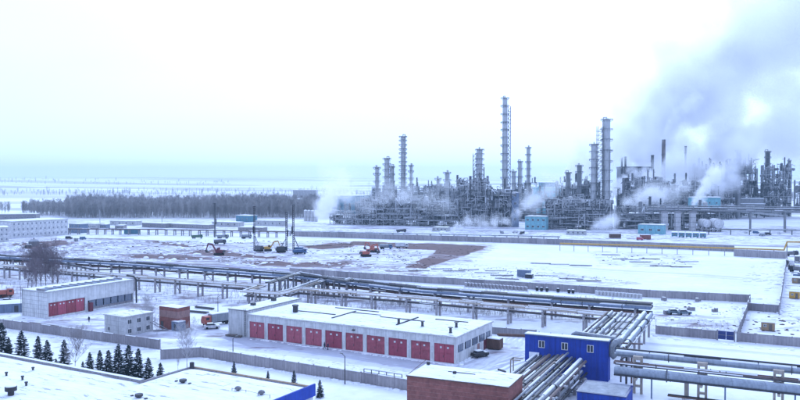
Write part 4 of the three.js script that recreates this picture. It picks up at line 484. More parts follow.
column('narrow column squeezed behind the tallest clustered column', [-8.20, -767.72], 56.31, 1.5, { plat: 5, from: 0.4, seed: 8, wide: 1.7 });
column('lone grey vessel wearing a crooked vent pipe', [47.02, -749.41], 49.99, 2.1, { plat: 5, from: 0.3, seed: 9 });
column('small vessel standing between the low unit and the blue grey block', [37.13, -731.96], 43.95, 1.5, { plat: 4, from: 0.35, seed: 10 });
// middle block
unit('dense dark blue steel block with pipes on every floor', [53.89, -684.15], [78.61, -676.78], 42.91, 22, { floors: 8, bay: 5, seed: 14, tone: 2, dense: 2.2, top: 5, snow: 0.3 });
unit('lower dense steel block ending in a blank corner tower', [78.61, -676.78], [99.23, -669.57], 32.98, 22, { floors: 6, bay: 5, seed: 15, tone: 2, dense: 2, top: 4, snow: 0.35 });
{ const t = thing('corner_tower', 'blank grey blue stair tower at the end of the steel blocks', 'tower', [99.67, -669.57], A29 * 0.2); const h = 30.40; mb().bx(0, 6.5, -0.5, h, -12, 0).mesh('wall', M.blueGrey, t); mb().bx(-0.3, 6.8, h, h + 0.6, -12.3, 0.3).mesh('cornice', M.concreteLight, t); for (let y = 6; y < h - 3; y += 7) framedWindow(t, 3.2, y, 0.03, 2, 2.2); snowRoof(t, 0, 6.5, -12, 0, h + 0.6, 3, 0.3); }
column('twin-piped column rising out of the dense steel block', [75.91, -715.30], 71.51, 2.6, { plat: 8, from: 0.5, seed: 16, wide: 1.8, lattice: 3, side: -1 });
{ // the tallest stack with its stair tower
  const c = [107.09, -767.72], h = 126.14; column('tallest striped stack with a ladder tower, high above the refinery', c, h, 2.5, { plat: 12, from: 0.28, wide: 2.0, seed: 17, name: 'tall_stack', lattice: 2.6, side: 1, taper: 0.92 });
}
column('slender column behind the tall stack, without a lattice', [149.39, -874.50], 80.41, 2.0, { plat: 7, from: 0.35, seed: 18, wide: 1.7 });
column('short column left alone between the tall stack and the slender column', [136.26, -850.84], 63.52, 1.7, { plat: 5, from: 0.4, seed: 19, wide: 1.7 });
column('stubby column close behind the blank stair tower', [128.88, -850.84], 52.20, 2.0, { plat: 5, from: 0.4, seed: 20, wide: 1.7 });
unit('long low pipe structure below the turquoise roof', [114.77, -767.72], [185.07, -749.41], 27, 22, { floors: 4, seed: 33, tone: 1, dense: 1.3, top: 6, snow: 0.6 });
unit('dark tangled unit in front of the twin great columns', [125.19, -642.19], [178.14, -629.33], 25, 24, { floors: 6, bay: 5.5, seed: 22, tone: 2, dense: 2, top: 5, snow: 0.45 });
// turquoise hall and conveyor
{ const p = [168.06, -926.01], q = [200.19, -926.01], t = thing('turquoise_hall', 'turquoise hall with a stepped roof amid the steam', 'hall', p, turnOf(p, q)), L = len(p, q); mb().bx(0, L, -0.5, 33, -20, 0).mesh('wall', M.turquoise, t); mb().bx(L * 0.2, L * 0.8, 33.01, 39, -18, -2).mesh('upper_wall', M.turquoiseDark, t); snowRoof(t, 0, L, -20, 0, 33, 4, 0.4); snowRoof(t, L * 0.2, L * 0.8, -18, -2, 39, 5, 0.4); mb().beam(V(-12, 12, 3), V(4, 34, 1), 2.4, 2.4).mesh('conveyor', M.turquoise, t); for (let i = 0; i < 8; i++) framedWindow(t, 3 + i * (L - 6) / 7, 26, 0.03, 2.4, 2.6, 0, M.white, M.glassPale); }
// the two great columns
column('great column with a caged crown, tallest of its pair', [196.71, -715.30], 100.01, 3.3, { plat: 8, from: 0.3, wide: 2.6, seed: 23, lattice: 5, side: -1 });
column('thinner partner of the great column, ringed with ladders', [184.77, -715.30], 76.27, 2.6, { plat: 8, from: 0.3, wide: 2.0, seed: 24 });
column('dull column half lost in lavender steam beside the great pair', [192.84, -807.15], 58.12, 2.4, { plat: 6, from: 0.3, seed: 25, m: plant.mid });
column('thin column half lost in steam near the turquoise hall', [176.46, -786.94], 50.39, 1.8, { plat: 5, from: 0.3, seed: 26, m: plant.mid });
// right wing
unit('long grey frame building with pale boiler shafts behind five little sheds', [186.92, -642.19], [265.53, -629.33], 19.5, 24, { floors: 3, bay: 7.5, seed: 41, tone: 1, dense: 1.1, snow: 0.4, top: 4 });
{ const h = 15; for (const [px, k] of [[[220.06, -623.09], 0], [[229.96, -620.62], 1], [[241.44, -618.18], 2]]) { const t = thing('boiler_shaft', ['pale boiler shaft nearest the turquoise cabin', 'pale boiler shaft between two others of its kind', 'pale boiler shaft next to the round drums'][k], 'boiler', px); mb().bx(-2.1, 2.1, -0.5, h, -2, 2).mesh('shaft', M.concreteLight, t); mb().bx(-2.6, 2.6, h, h + 1, -2.5, 2.5).mesh('cap', M.concreteDark, t); mb().cyl(0.5, 5, 0.6, h + 1, 0, 8).mesh('vent', plant.mid, t); for (let y = 3; y < h; y += 4) mb().bx(-2.3, 2.3, y, y + 0.3, -2.2, 2.2).mesh('band', plant.mid, t); } }
unit('dim steel unit veiled by steam behind the boiler building', [271.86, -926.01], [353.17, -912.57], 30, 22, { floors: 4, seed: 43, tone: 1, top: 7, dense: 1.2 });
unit('steaming tower frame with a peaked crown of vents', [350.52, -899.52], [377.18, -894.40], 58.77, 20, { floors: 7, bay: 6, seed: 44, tone: 2, dense: 1.8, top: 7, snow: 0.3 });
unit('dark blue tower block with stacks, half hidden by steam', [392.54, -899.52], [423.71, -889.34], 65.95, 24, { floors: 8, bay: 6, seed: 45, tone: 2, dense: 2.2, top: 8, snow: 0.2 });
unit('dark pipe-wrapped block crowned with thin stacks, past the tower block', [423.65, -874.50], [451.31, -864.88], 59.47, 24, { floors: 8, bay: 6, seed: 46, tone: 2, dense: 2.2, top: 8, snow: 0.25 });
column('tall dark column on the flank of the pipe-wrapped block', [430.71, -879.39], 75.94, 2.2, { plat: 7, from: 0.4, seed: 47, m: plant.dark, wide: 1.7 });
column('thin dark flue on the far flank of the pipe-wrapped block', [453.41, -874.50], 65.29, 1.4, { plat: 4, from: 0.5, seed: 48, m: plant.dark, wide: 1 });
column('pale column standing in steam before the dark tower block', [373.71, -828.42], 75.08, 2.2, { plat: 6, from: 0.3, seed: 49, m: plant.mid, wide: 1.7 });
unit('distant equipment block past the pipe-wrapped block', [535.35, -1015.73], [573.54, -999.59], 42, 20, { floors: 5, seed: 50, tone: 1, top: 3 });
chimney('brown brick-like chimney with two bands rising from the steam', [325.00, -926.01], 91.90, 2.7, M.rustPipe, [0.93, 0.8, 0.55], 0.8);
chimney('thin pale chimney standing faint in the steam', [362.86, -954.10], 85.17, 1.5, plant.pale, [0.9], 0.8);
chimney('black short chimney tilted above a dark roof', [311.40, -926.01], 72.82, 1.9, plant.dark, [0.9], 0.9);
chimney('black twin chimney stub near the great columns', [273.71, -926.01], 69.74, 1.4, plant.dark, [], 0.9); chimney('second black chimney stub, a little taller than its twin', [278.04, -926.01], 70.97, 1.4, plant.dark, [], 0.9);
{ const p = [274.33, -926.01], q = [308.93, -926.01], t = thing('dark_roof_hall', 'long dark-roofed hall under the black chimney', 'hall', p, turnOf(p, q)), L = len(p, q); mb().bx(0, L, -0.5, 56.80, -24, 0).mesh('wall', plant.mid, t); mb().bx(-0.5, L + 0.5, 56.80, 58.65, -24.5, 0.5).mesh('roof', M.steelDark, t); }
for (const [i, px] of [[294.10, -899.52], [336.12, -926.01], [297.61, -874.50], [415.06, -954.10], [406.60, -1015.73], [270.76, -874.50]].entries()) column(['stumpy vessel in the haze below the brown chimney', 'rounded vessel near the thin pale chimney', 'grey pot-like vessel wrapped in low steam', 'slim vessel between the steaming tower and the dark tower block', 'vessel whose top pokes above the steaming tower', 'small vessel beside the great column, deep in steam'][i], px, [38, 40, 33, 52, 62, 36][i], 1.8, { plat: 3, from: 0.5, seed: 60 + i, m: plant.mid, wide: 1.1 });
unit('tall pipe-hung frame just past the great column', [223.40, -767.72], [251.68, -760.29], 33, 20, { floors: 5, bay: 6, seed: 71, tone: 2, dense: 1.8, top: 6, snow: 0.5 });
unit('blue grey frame behind the boiler building, crowded with drums', [260.49, -786.94], [300.85, -777.21], 30, 20, { floors: 5, bay: 6, seed: 72, tone: 1, dense: 1.8, top: 8, snow: 0.5 });
unit('low steel frame linking the steaming tower to the galleries', [312.42, -807.15], [351.90, -798.94], 26, 20, { floors: 4, bay: 6, seed: 73, tone: 2, dense: 1.7, top: 6, snow: 0.4 });
unit('steel frame joining the two dark blocks, thick with pipes', [434.98, -926.01], [451.90, -915.23], 34, 20, { floors: 5, bay: 6, seed: 74, tone: 2, dense: 1.8, top: 4, snow: 0.3 });
unit('far pale frame seen between the slender column and the turquoise hall', [168.06, -1124.68], [294.84, -1104.93], 38, 24, { floors: 4, bay: 9, seed: 75, tone: 1, dense: 1.2, top: 10, snow: 0.5 });
unit('far pale frame behind the slim ringed column', [7.50, -1124.68], [147.42, -1104.93], 32, 24, { floors: 4, bay: 9, seed: 76, tone: 1, dense: 1.1, top: 8, snow: 0.5 });
unit('crowded pipe frame between the black chimney and the boiler building', [218.87, -731.96], [253.64, -725.20], 44, 18, { floors: 7, bay: 5.5, seed: 81, tone: 1, dense: 2, top: 9, snow: 0.5 });
unit('crowded frame of drums below the thin pale chimney', [256.00, -731.96], [290.43, -725.20], 40, 18, { floors: 6, bay: 5.5, seed: 82, tone: 2, dense: 2, top: 9, snow: 0.5 });
unit('tall lattice of pipes in the gap before the dark tower block', [344.96, -828.42], [364.20, -821.92], 52, 18, { floors: 7, bay: 5.5, seed: 83, tone: 1, dense: 2, top: 6, snow: 0.4 });
unit('upper frame of pipes just behind the lone grey vessel', [25.86, -807.15], [66.11, -798.94], 36, 18, { floors: 5, bay: 6, seed: 84, tone: 1, dense: 1.6, top: 6, snow: 0.5 });
unit('upper frame of vessels behind the thin column near the turquoise hall', [172.48, -828.42], [218.83, -819.78], 40, 18, { floors: 5, bay: 6, seed: 85, tone: 2, dense: 1.7, top: 8, snow: 0.4 });
// high trestle
{ const a = [212.65, -642.19], b = [329.72, -599.31]; rack('high pipe trestle on tall paired legs in front of the right wing', [a, b], { h: 17.5, half: 3, every: 24.5, twin: true, post: 0.6, mPost: plant.mid, mBeam: plant.mid, seed: 51, pipes: [[-2.2, 0.3, 0.7, plant.pale, 0.5], [-0.6, 0.3, 0.5, plant.mid, 0.3], [0.8, 0.3, 0.6, plant.pale, 0.6], [2.3, 0.3, 0.5, plant.dark, 0], [2.9, -1.9, 1.0, plant.mid, 0.3], [-2.9, -1.9, 0.9, plant.mid, 0], [0, 2.2, 0.5, plant.mid, 0.4]], name: 'pipe_trestle' });
  rack('dark pipe line slung low between the legs of the high trestle', [[232.81, -581.21], [315.68, -569.68]], { h: 3.4, half: 1, every: 16, twin: false, mPost: plant.dark, seed: 52, pipes: [[0, 0, 0.5, plant.dark, 0.2], [1.1, 0, 0.35, plant.mid, 0.3]] }); }
{ const p = [362.24, -850.84], q = [408.95, -839.48], t = thing('covered_gallery', 'pair of long covered galleries stepping up beside the dark tower block', 'gallery', p, turnOf(p, q)), L = len(p, q); mb().bx(0, L, 8, 15, -8, 0).bx(8, L, 15.2, 21, -16, -8.1).mesh('wall', plant.mid, t); for (let i = 0; i <= 6; i++) mb().bx(i * L / 6 - 0.4, i * L / 6 + 0.4, -0.5, 8, -4.4, -3.6).mesh('leg', plant.dark, t); mb().bx(-0.4, L + 0.4, 15.01, 15.6, -8, 0.4).bx(7.6, L + 0.4, 21.01, 21.6, -16.2, -8).mesh('roof', M.snowCap, t); mb().beam(V(L * 0.4, 7, 3), V(L + 22, 2, 5), 2, 2).mesh('sloping_duct', plant.pale, t); for (let i = 0; i < 9; i++) framedWindow(t, 3 + i * (L - 6) / 8, 11, 0.03, 2.4, 1.8, 0, M.white, M.glass); }
// turquoise cabins and sheds
function hut(name, label, p, q, h, d, m, { rows = 1, n = 3, snow = 0.4, y = 0, group, ww = 1.3, glass = M.glass } = {}) { const t = thing(name, label, 'building', p, turnOf(p, q), group, y), L = len(p, q); mb().bx(0, L, -0.5, h, -d, 0).mesh('wall', m, t); mb().bx(-0.3, L + 0.3, h, h + 0.3, -d - 0.3, 0.3).mesh('eaves', M.concreteLight, t); snowRoof(t, -0.1, L + 0.1, -d - 0.1, 0.1, h + 0.3, Math.round(p[0]), snow); for (let k = 0; k < rows; k++) for (let i = 0; i < n; i++) framedWindow(t, L * (i + 0.5) / n, h * (k + 0.35) / rows, 0.03, ww, Math.min(1.6, h / rows * 0.45), 0, M.white, glass); return t; }
hut('turquoise_building', 'two-storey turquoise building with a snow roof below the tall stack', [106.10, -635.70], [122.68, -629.33], 11.04, 11, M.turquoise, { rows: 2, n: 4, ww: 2 });
hut('turquoise_cabin', 'long low turquoise cabin with three dark windows by the site wall', [186.91, -588.08], [202.75, -577.27], 7.01, 8, M.turquoise, { n: 3, ww: 2.4 });
hut('turquoise_shed', 'narrow turquoise cabin perched on the boiler building', [263.05, -684.15], [270.10, -681.18], 8.5, 10, M.turquoise, { n: 1, y: 17.5 }); hut('turquoise_shed', 'wide turquoise cabin perched on the boiler building', [273.10, -684.15], [289.14, -676.78], 8.5, 12, M.turquoise, { n: 3, y: 17.5 });
for (let i = 0; i < 5; i++) { const p = [200.12, -551.90], q = [222.39, -542.37], a = lerp2(p, q, i / 5), b = lerp2(p, q, (i + 0.86) / 5), t = thing('turquoise_trailer', 'small turquoise trailer with a sloping snow roof, one of a row of five', 'trailer', a, turnOf(a, b), 'row of five turquoise trailers'), L = len(a, b); mb().bx(0, L, 0.5, 3.4, -2.6, 0).mesh('body', M.turquoiseDark, t); mb().box(L + 0.2, 0.3, 3.4, L / 2, 3.75, -1.3, 0, 0.18).mesh('roof', M.snowCap, t); framedWindow(t, L / 2, 1.5, 0.03, 1.6, 1.1, 0, M.white, M.glass); for (const x of [0.8, L - 0.8]) mb().bar(V(x, 0.45, 0.05), V(x, 0.45, -0.2), 0.45, 10).mesh('wheel', M.tyre, t); }
for (const [i, px] of [[250.46, -610.97], [258.34, -607.42]].entries()) { const r = [3.6, 4.2][i], t = thing('horizontal_drum', ['round-ended pale drum on tall legs, the smaller of two', 'round-ended pale drum on tall legs, the bigger of two'][i], 'tank', px), y = 6.5; const v = mb().bar(V(0, y, 0), V(0, y, -11), r, 20); v.add(domeGeo, new THREE.Matrix4().compose(V(0, y, 0), new THREE.Quaternion().setFromAxisAngle(V(1, 0, 0), Math.PI / 2), V(r, 1.4, r))); v.mesh('shell', M.white, t); for (const [x, z] of [[-2.2, -1], [2.2, -1], [-2.2, -9], [2.2, -9]]) mb().bx(x - 0.3, x + 0.3, -0.5, y - 1.5, z - 0.3, z + 0.3).mesh('leg', plant.dark, t); mb().add(ringGeo(r, r + 0.3, 0.4), new THREE.Matrix4().makeRotationX(Math.PI / 2).setPosition(0, y, 0)).mesh('flange', plant.mid, t); }
// silos, halls and sheds on the left flank
for (let i = 0; i < 4; i++) { const p = lerp2([-96.84, -767.72], [-85.04, -758.46], i / 3), t = thing('silo', 'pale upright silo in a row of four by the drifting steam', 'silo', p, 0, 'row of four pale silos'); mb().cyl(1.7, 11, 0, -0.4, 0, 14).mesh('shell', M.concreteLight, t); mb().dome(1.7, 0.9, 0, 10.6, 0).mesh('lid', M.snowCap, t); mb().cyl(1.8, 0.3, 0, 4, 0, 14).mesh('band', plant.mid, t); }
hut('long_hall', 'pale turquoise hall with a long snow roof at the wood edge', [-169.46, -1049.63], [-107.45, -1032.40], 15, 30, M.turquoise, { n: 8, ww: 2.4 }); hut('grey_hall', 'taller grey hall standing behind the pale turquoise hall', [-166.50, -1166.38], [-130.71, -1166.38], 26, 26, M.concreteLight, { n: 4, ww: 3 });
hut('storage_hall', 'large dark blue hall with a slanting snow roof behind the steam', [-85.30, -954.10], [-52.68, -939.85], 22, 34, M.turquoiseDark, { n: 5, ww: 2.4, snow: 0.8 });
hut('flat_shed', 'low turquoise-roofed shed near the wood with a dark front', [-166.03, -758.46], [-151.05, -749.41], 6, 12, M.turquoiseDark, { n: 3 });

// ---------- spruces ----------
function spruceGeo(seed, h) { // whorls of drooping boughs, each with hanging side twigs, ragged and gappy
  const r = rng(seed), t = mb().bar(V(0, -0.4, 0), V(0, h * 0.99, 0), h * 0.015, 7, 0.12), c = mb(), s = mb(), R = h * 0.25; let y = h * 0.06;
  while (y < h * 0.985) { const f = y / h, l0 = R * Math.pow(1 - f, 0.72) + 0.06, n = Math.round(4 + 4 * (1 - f) + r() * 2), a0 = r() * 6.28;
    for (let k = 0; k < n; k++) { const a = a0 + k / n * 6.28 + (r() - 0.5) * 0.7, l = l0 * (0.55 + 0.75 * r()), dx = Math.cos(a), dz = Math.sin(a), droop = 0.5 - 0.75 * f + (r() - 0.5) * 0.2, yy = y + (r() - 0.5) * 0.16, P = (u) => V(dx * l * u, yy - l * droop * (u - 0.45 * u * u), dz * l * u), m = Math.max(3, Math.round(l * 6));
      c.bar(P(0), P(0.5), 0.03, 3).bar(P(0.5), P(1), 0.022, 3);
      for (let j = 1; j <= m; j++) { const u = 0.18 + 0.82 * j / m, q = P(u), w = l * 0.34 * (1.15 - u) + 0.1, bw = 0.05 + 0.03 * r(); for (const e of [-1, 1]) { const tip = q.clone().add(V(dx * w * 0.55 - dz * e * w, -0.10 - 0.22 * w * r(), dz * w * 0.55 + dx * e * w)), b = V(dx * bw, 0.02, dz * bw); c.tri(q.clone().sub(b), q.clone().add(b), tip); c.tri(q, q.clone().add(V(0, -0.11, 0)), tip); } if (r() < 0.5) { const tip = q.clone().add(V((r() - 0.5) * 0.12, -0.22 - 0.12 * r(), (r() - 0.5) * 0.12)), b = V(dx * 0.06, 0, dz * 0.06); c.tri(q.clone().sub(b), q.clone().add(b), tip); } }
      if (r() < 0.3) { const q = P(0.45), e = P(1), sd = V(-dz, 0, dx).multiplyScalar(0.1 + 0.06 * l); s.tri(q.clone().add(sd).setY(q.y + 0.05), e.setY(e.y + 0.05), q.clone().sub(sd).setY(q.y + 0.05)); } }
    y += 0.16 + 0.2 * (1 - f) * (0.6 + 0.8 * r()); }
  return [t.geo(), c.geo(), s.geo()];
}
{
  const kinds = [spruceGeo(1, 8), spruceGeo(2, 8), spruceGeo(3, 8)], words = ['tall dark spruce', 'slim dark spruce', 'broad dark spruce'];
  const rows = [[[-90.99, -170.20], 9.6, 0], [[-89.28, -170.20], 6.2, 1], [[-85.48, -168.36], 8.2, 2], [[-80.60, -166.11], 7.4, 1], [[-77.56, -163.92], 7.0, 2], [[-74.89, -162.21], 3.2, 0], [[-73.04, -162.21], 7.4, 1], [[-68.30, -160.53], 3.0, 0], [[-66.11, -158.89], 5.4, 2], [[-63.34, -157.28], 6.2, 1], [[-61.22, -156.49], 6.4, 0], [[-58.84, -155.71], 7.9, 2], [[-56.09, -154.16], 8.0, 0], [[-53.84, -153.40], 7.5, 1], [[-51.29, -151.90], 6.0, 2], [[-48.38, -150.43], 5.2, 0], [[-46.44, -149.70], 3.4, 1]];
  rows.forEach(([p, h, k], i) => { const o = thing('spruce_tree', `${words[k]} in the row between the fence and the flat snow roof`, 'spruce', p, i * 1.3, 'row of spruces'); o.scale.set(h / 8 * (k === 1 ? 0.9 : 1.06), h / 8, h / 8 * (k === 1 ? 0.9 : 1.06)); const g = kinds[k]; meshOf('trunk', g[0], M.bark, o); const c = meshOf('crown', g[1], M.spruce, o); meshOf('snow', g[2], M.snowCap, c).userData.kind = 'stuff'; });
  [[[-35.95, -161.37], 2.8, 'small spruce by the thin lamp pole below the garage'], [[-27.73, -156.49], 2.0, 'tiny spruce sapling by the brownish fence'], [[-21.83, -153.40], 2.9, 'small bushy spruce halfway along the brownish fence'], [[-15.49, -144.14], 3.4, 'lone spruce at the blue fascia corner']].forEach(([p, h, label], i) => { const o = thing('spruce_tree', label, 'spruce', p, i); o.scale.setScalar(h / 8); const g = kinds[i % 3]; meshOf('trunk', g[0], M.bark, o); const c = meshOf('crown', g[1], M.spruce, o); meshOf('snow', g[2], M.snowCap, c).userData.kind = 'stuff'; });
  // leafless trees
  const b1 = bareTree(5, 10, 0.55, 3, 0.7), b2 = bareTree(9, 10, 0.75, 3, 0.5), b3 = bareTree(13, 10, 0.9, 3, 0.45, 0.012), b4 = bareTree(17, 10, 0.9, 4, 0.5, 0.013, 0.011);
  plantTree('bare_tree', 'frosted leafless birch among the spruces', 'tree', b4, M.birch, M.frostDim, [-70.39, -161.37], 0, 0.85); plantTree('bare_tree', 'thin frosted birch sapling beside the frosted birch', 'tree', b3, M.birch, M.frost, [-71.84, -162.21], 2, 0.62); plantTree('bare_tree', 'white frosted bare tree standing before the bend of the fence', 'tree', b4, M.birch, M.frost, [-46.85, -163.92], 1, 0.9); plantTree('bare_tree', 'slight bare sapling next to the bend of the fence', 'tree', b1, M.birch, M.frostDim, [-48.33, -162.21], 3, 0.5);
  plantTree('bare_tree', 'tall brown bare poplar behind the workshop, thickest of its clump', 'tree', b4, M.bark, M.twig, [-135.34, -277.84], 0, 1.5); plantTree('bare_tree', 'tall brown bare poplar behind the workshop roof strip', 'tree', b4, M.bark, M.twig, [-130.47, -275.39], 1, 1.6); plantTree('bare_tree', 'pale-trunked bare tree behind the workshop', 'tree', b4, M.birch, M.twig, [-127.89, -275.39], 2.2, 1.45); plantTree('bare_tree', 'short forked bare tree behind the workshop end', 'tree', b2, M.birch, M.frost, [-126.42, -280.33], 4, 1.0); plantTree('bare_tree', 'slim brown bare poplar at the outer side of the clump', 'tree', b4, M.bark, M.twig, [-139.55, -280.33], 5, 1.4); plantTree('bare_tree', 'brown bare poplar filling the middle of the clump', 'tree', b4, M.bark, M.twig, [-135.89, -282.87], 2, 1.4); plantTree('bare_tree', 'leaning brown bare poplar between the clump and the forked tree', 'tree', b4, M.bark, M.twig, [-127.16, -277.84], 3.3, 1.4); plantTree('bare_tree', 'low brown bare tree at the workshop corner of the clump', 'tree', b4, M.bark, M.twig, [-132.15, -268.30], 4.1, 1.2);
  for (const [i, p] of [[-75.18, -206.26], [-73.73, -207.64], [-72.23, -209.73], [-70.97, -211.87], [-66.30, -203.57], [-74.86, -220.87]].entries()) plantTree('frosted_shrub', ['frosted shrub hugging the small block corner', 'frosted shrub under the small block windows', 'dense frosted shrub along the small block wall', 'frosted shrub at the small block stair', 'frosted shrub leaning to the brick hut', 'tall frosted shrub behind the small block'][i], 'shrub', b4, M.frostDim, M.frost, p, i * 2, [0.42, 0.5, 0.55, 0.55, 0.4, 0.7][i]);
  for (const [i, p] of [[93.64, -204.91], [102.08, -220.87], [111.08, -237.69], [97.75, -213.32]].entries()) plantTree('bare_bush', ['bare bush by the dark gate post', 'bare bush halfway up the climbing fence', 'bare bush where two site walls meet', 'low bare bush close to the climbing fence'][i], 'bush', b3, M.twig, i % 2 ? M.frostDim : M.twig, p, i, 0.4);
  // frosted weeds under the racks
  const tw = bareTree(21, 2, 1.1, 1, 0.5, 0.02), gg = mergeGeometries([tw.trunk, tw.crown]), r = rng(4), m4 = [];
  const strew = (a, b, c, d, n, s0, s1) => { for (let i = 0; i < n; i++) { const u = r(), p = lerp2(lerp2(a, b, u), lerp2(d, c, u), r()); if (samp(nA, p[0], p[1], 45) < 0.47) continue; const s = s0 + (s1 - s0) * r(); m4.push(new THREE.Matrix4().compose(V(p[0], groundY(p[0], p[1]), p[1]), new THREE.Quaternion().setFromAxisAngle(UPV, r() * 6), V(s * 1.3, s, s * 1.3))); } };
  strew([-191.81, -341.51], [-55.38, -285.45], [-48.74, -251.06], [-147.05, -261.57], 1500, 0.35, 0.9); strew([-55.38, -285.45], [67.87, -241.36], [62.13, -220.87], [-48.74, -251.06], 2300, 0.35, 1.0); strew([-28.55, -304.92], [81.98, -255.16], [84.03, -261.57], [-29.71, -317.29], 700, 0.3, 0.7); strew([77.64, -227.30], [100.01, -220.87], [89.35, -198.39], [70.49, -206.26], 260, 0.3, 0.6); strew([-250.84, -469.36], [-112.04, -419.18], [-102.48, -383.30], [-227.11, -424.86], 400, 0.4, 0.9);
  const o = new THREE.InstancedMesh(gg, M.frostDim, m4.length); m4.forEach((m, i) => o.setMatrixAt(i, m)); o.name = 'frosted_weeds'; o.castShadow = o.receiveShadow = true; scene.add(o); tag(o, 'frosted dry weeds and scrub poking through the snow under the racks', 'weeds', undefined, 'stuff');
  // clods and snow heaps
  const lump = (seed) => { const g = new THREE.IcosahedronGeometry(1, 2), p = g.attributes.position; for (let i = 0; i < p.count; i++) { const x = p.getX(i), y = p.getY(i), z = p.getZ(i), k = 0.72 + 0.6 * samp(nA, x * 60 + z * 25 + seed * 40, y * 60 + z * 40 + seed, 256); p.setXYZ(i, x * k, y * k, z * k); } g.computeVertexNormals(); const uv = g.attributes.uv; for (let i = 0; i < p.count; i++) uv.setXY(i, p.getX(i) * 2, p.getZ(i) * 2); return g; };
  const strewLumps = (name, label, cat, geo, m, areas) => { const ms = []; for (const [a, b, c, d, n, s0, s1, th] of areas) for (let i = 0; i < n; i++) { const u = r(), p = lerp2(lerp2(a, b, u), lerp2(d, c, u), r()); if (samp(nA, p[0], p[1], 60) < (th ?? 0.46)) continue; const s = s0 + (s1 - s0) * r() * r(); ms.push(new THREE.Matrix4().compose(V(p[0], groundY(p[0], p[1]) + s * 0.05, p[1]), new THREE.Quaternion().setFromAxisAngle(UPV, r() * 6), V(s * (0.8 + r()), s * (0.3 + 0.25 * r()), s * (0.7 + 0.6 * r())))); } const o = new THREE.InstancedMesh(geo, m, ms.length); ms.forEach((q, i) => o.setMatrixAt(i, q)); o.name = name; o.castShadow = o.receiveShadow = true; scene.add(o); tag(o, label, cat, undefined, 'stuff'); };
  strewLumps('soil_clods', 'frozen clods of soil churned up on the building site', 'soil', lump(2), M.soil, [[[-275.51, -515.64], [-140.05, -524.25], [-87.10, -383.30], [-215.46, -403.01], 900, 0.15, 0.8], [[-140.05, -524.25], [0.00, -507.31], [9.13, -341.51], [-85.03, -374.15], 800, 0.15, 0.8], [[-33.06, -515.64], [54.75, -476.49], [14.32, -357.09], [1.47, -365.42], 500, 0.15, 0.7], [[0.00, -374.15], [66.84, -357.09], [98.86, -307.92], [8.94, -334.22], 300, 0.15, 0.5], [[114.04, -449.20], [154.79, -413.65], [138.46, -357.09], [100.04, -374.15], 120, 0.25, 0.7], [[89.54, -257.26], [115.96, -251.06], [94.67, -209.03], [76.93, -220.87], 60, 0.2, 0.6], [[111.40, -237.69], [131.69, -234.12], [113.85, -202.25], [93.52, -202.25], 80, 0.25, 0.8], [[235.28, -449.20], [258.09, -449.20], [138.97, -241.36], [124.75, -241.36], 200, 0.2, 0.8]]);
  strewLumps('snow_heaps', 'ploughed heaps of snow along the ways', 'snow', lump(5), M.snow, [[[-271.06, -507.31], [-137.75, -515.64], [-87.10, -383.30], [-218.26, -408.26], 420, 0.6, 2.2], [[-127.32, -476.49], [11.67, -436.69], [8.75, -327.24], [-81.17, -357.09], 340, 0.5, 1.8], [[-96.28, -655.60], [289.76, -542.37], [266.76, -499.24], [-87.20, -593.64], 700, 0.6, 2.4], [[-96.52, -211.87], [-63.42, -197.13], [-61.86, -192.27], [-94.60, -207.64], 70, 0.4, 0.9, 0.3], [[-53.47, -189.92], [4.20, -156.49], [4.14, -154.16], [-52.21, -185.40], 150, 0.3, 0.9, 0.3], [[176.77, -383.30], [220.32, -383.30], [120.44, -209.03], [95.79, -209.03], 160, 0.5, 1.6], [[69.12, -202.25], [105.04, -182.15], [103.24, -179.01], [67.81, -198.39], 120, 0.3, 0.8], [[-39.81, -198.01], [12.26, -169.27], [12.20, -168.36], [-39.64, -197.13], 120, 0.15, 0.45, 0.2], [[13.02, -170.20], [23.43, -189.92], [23.79, -188.77], [13.55, -168.36], 40, 0.2, 0.6, 0.2], [[-106.02, -224.85], [-100.20, -236.78], [-99.19, -235.89], [-104.66, -223.24], 40, 0.2, 0.5, 0.2], [[-113.17, -211.15], [-59.32, -184.31], [-58.80, -182.68], [-112.04, -209.03], 160, 0.2, 0.6, 0.25], [[-47.34, -176.47], [3.95, -146.87], [3.91, -145.50], [-46.94, -174.98], 200, 0.2, 0.6, 0.25]]);
}
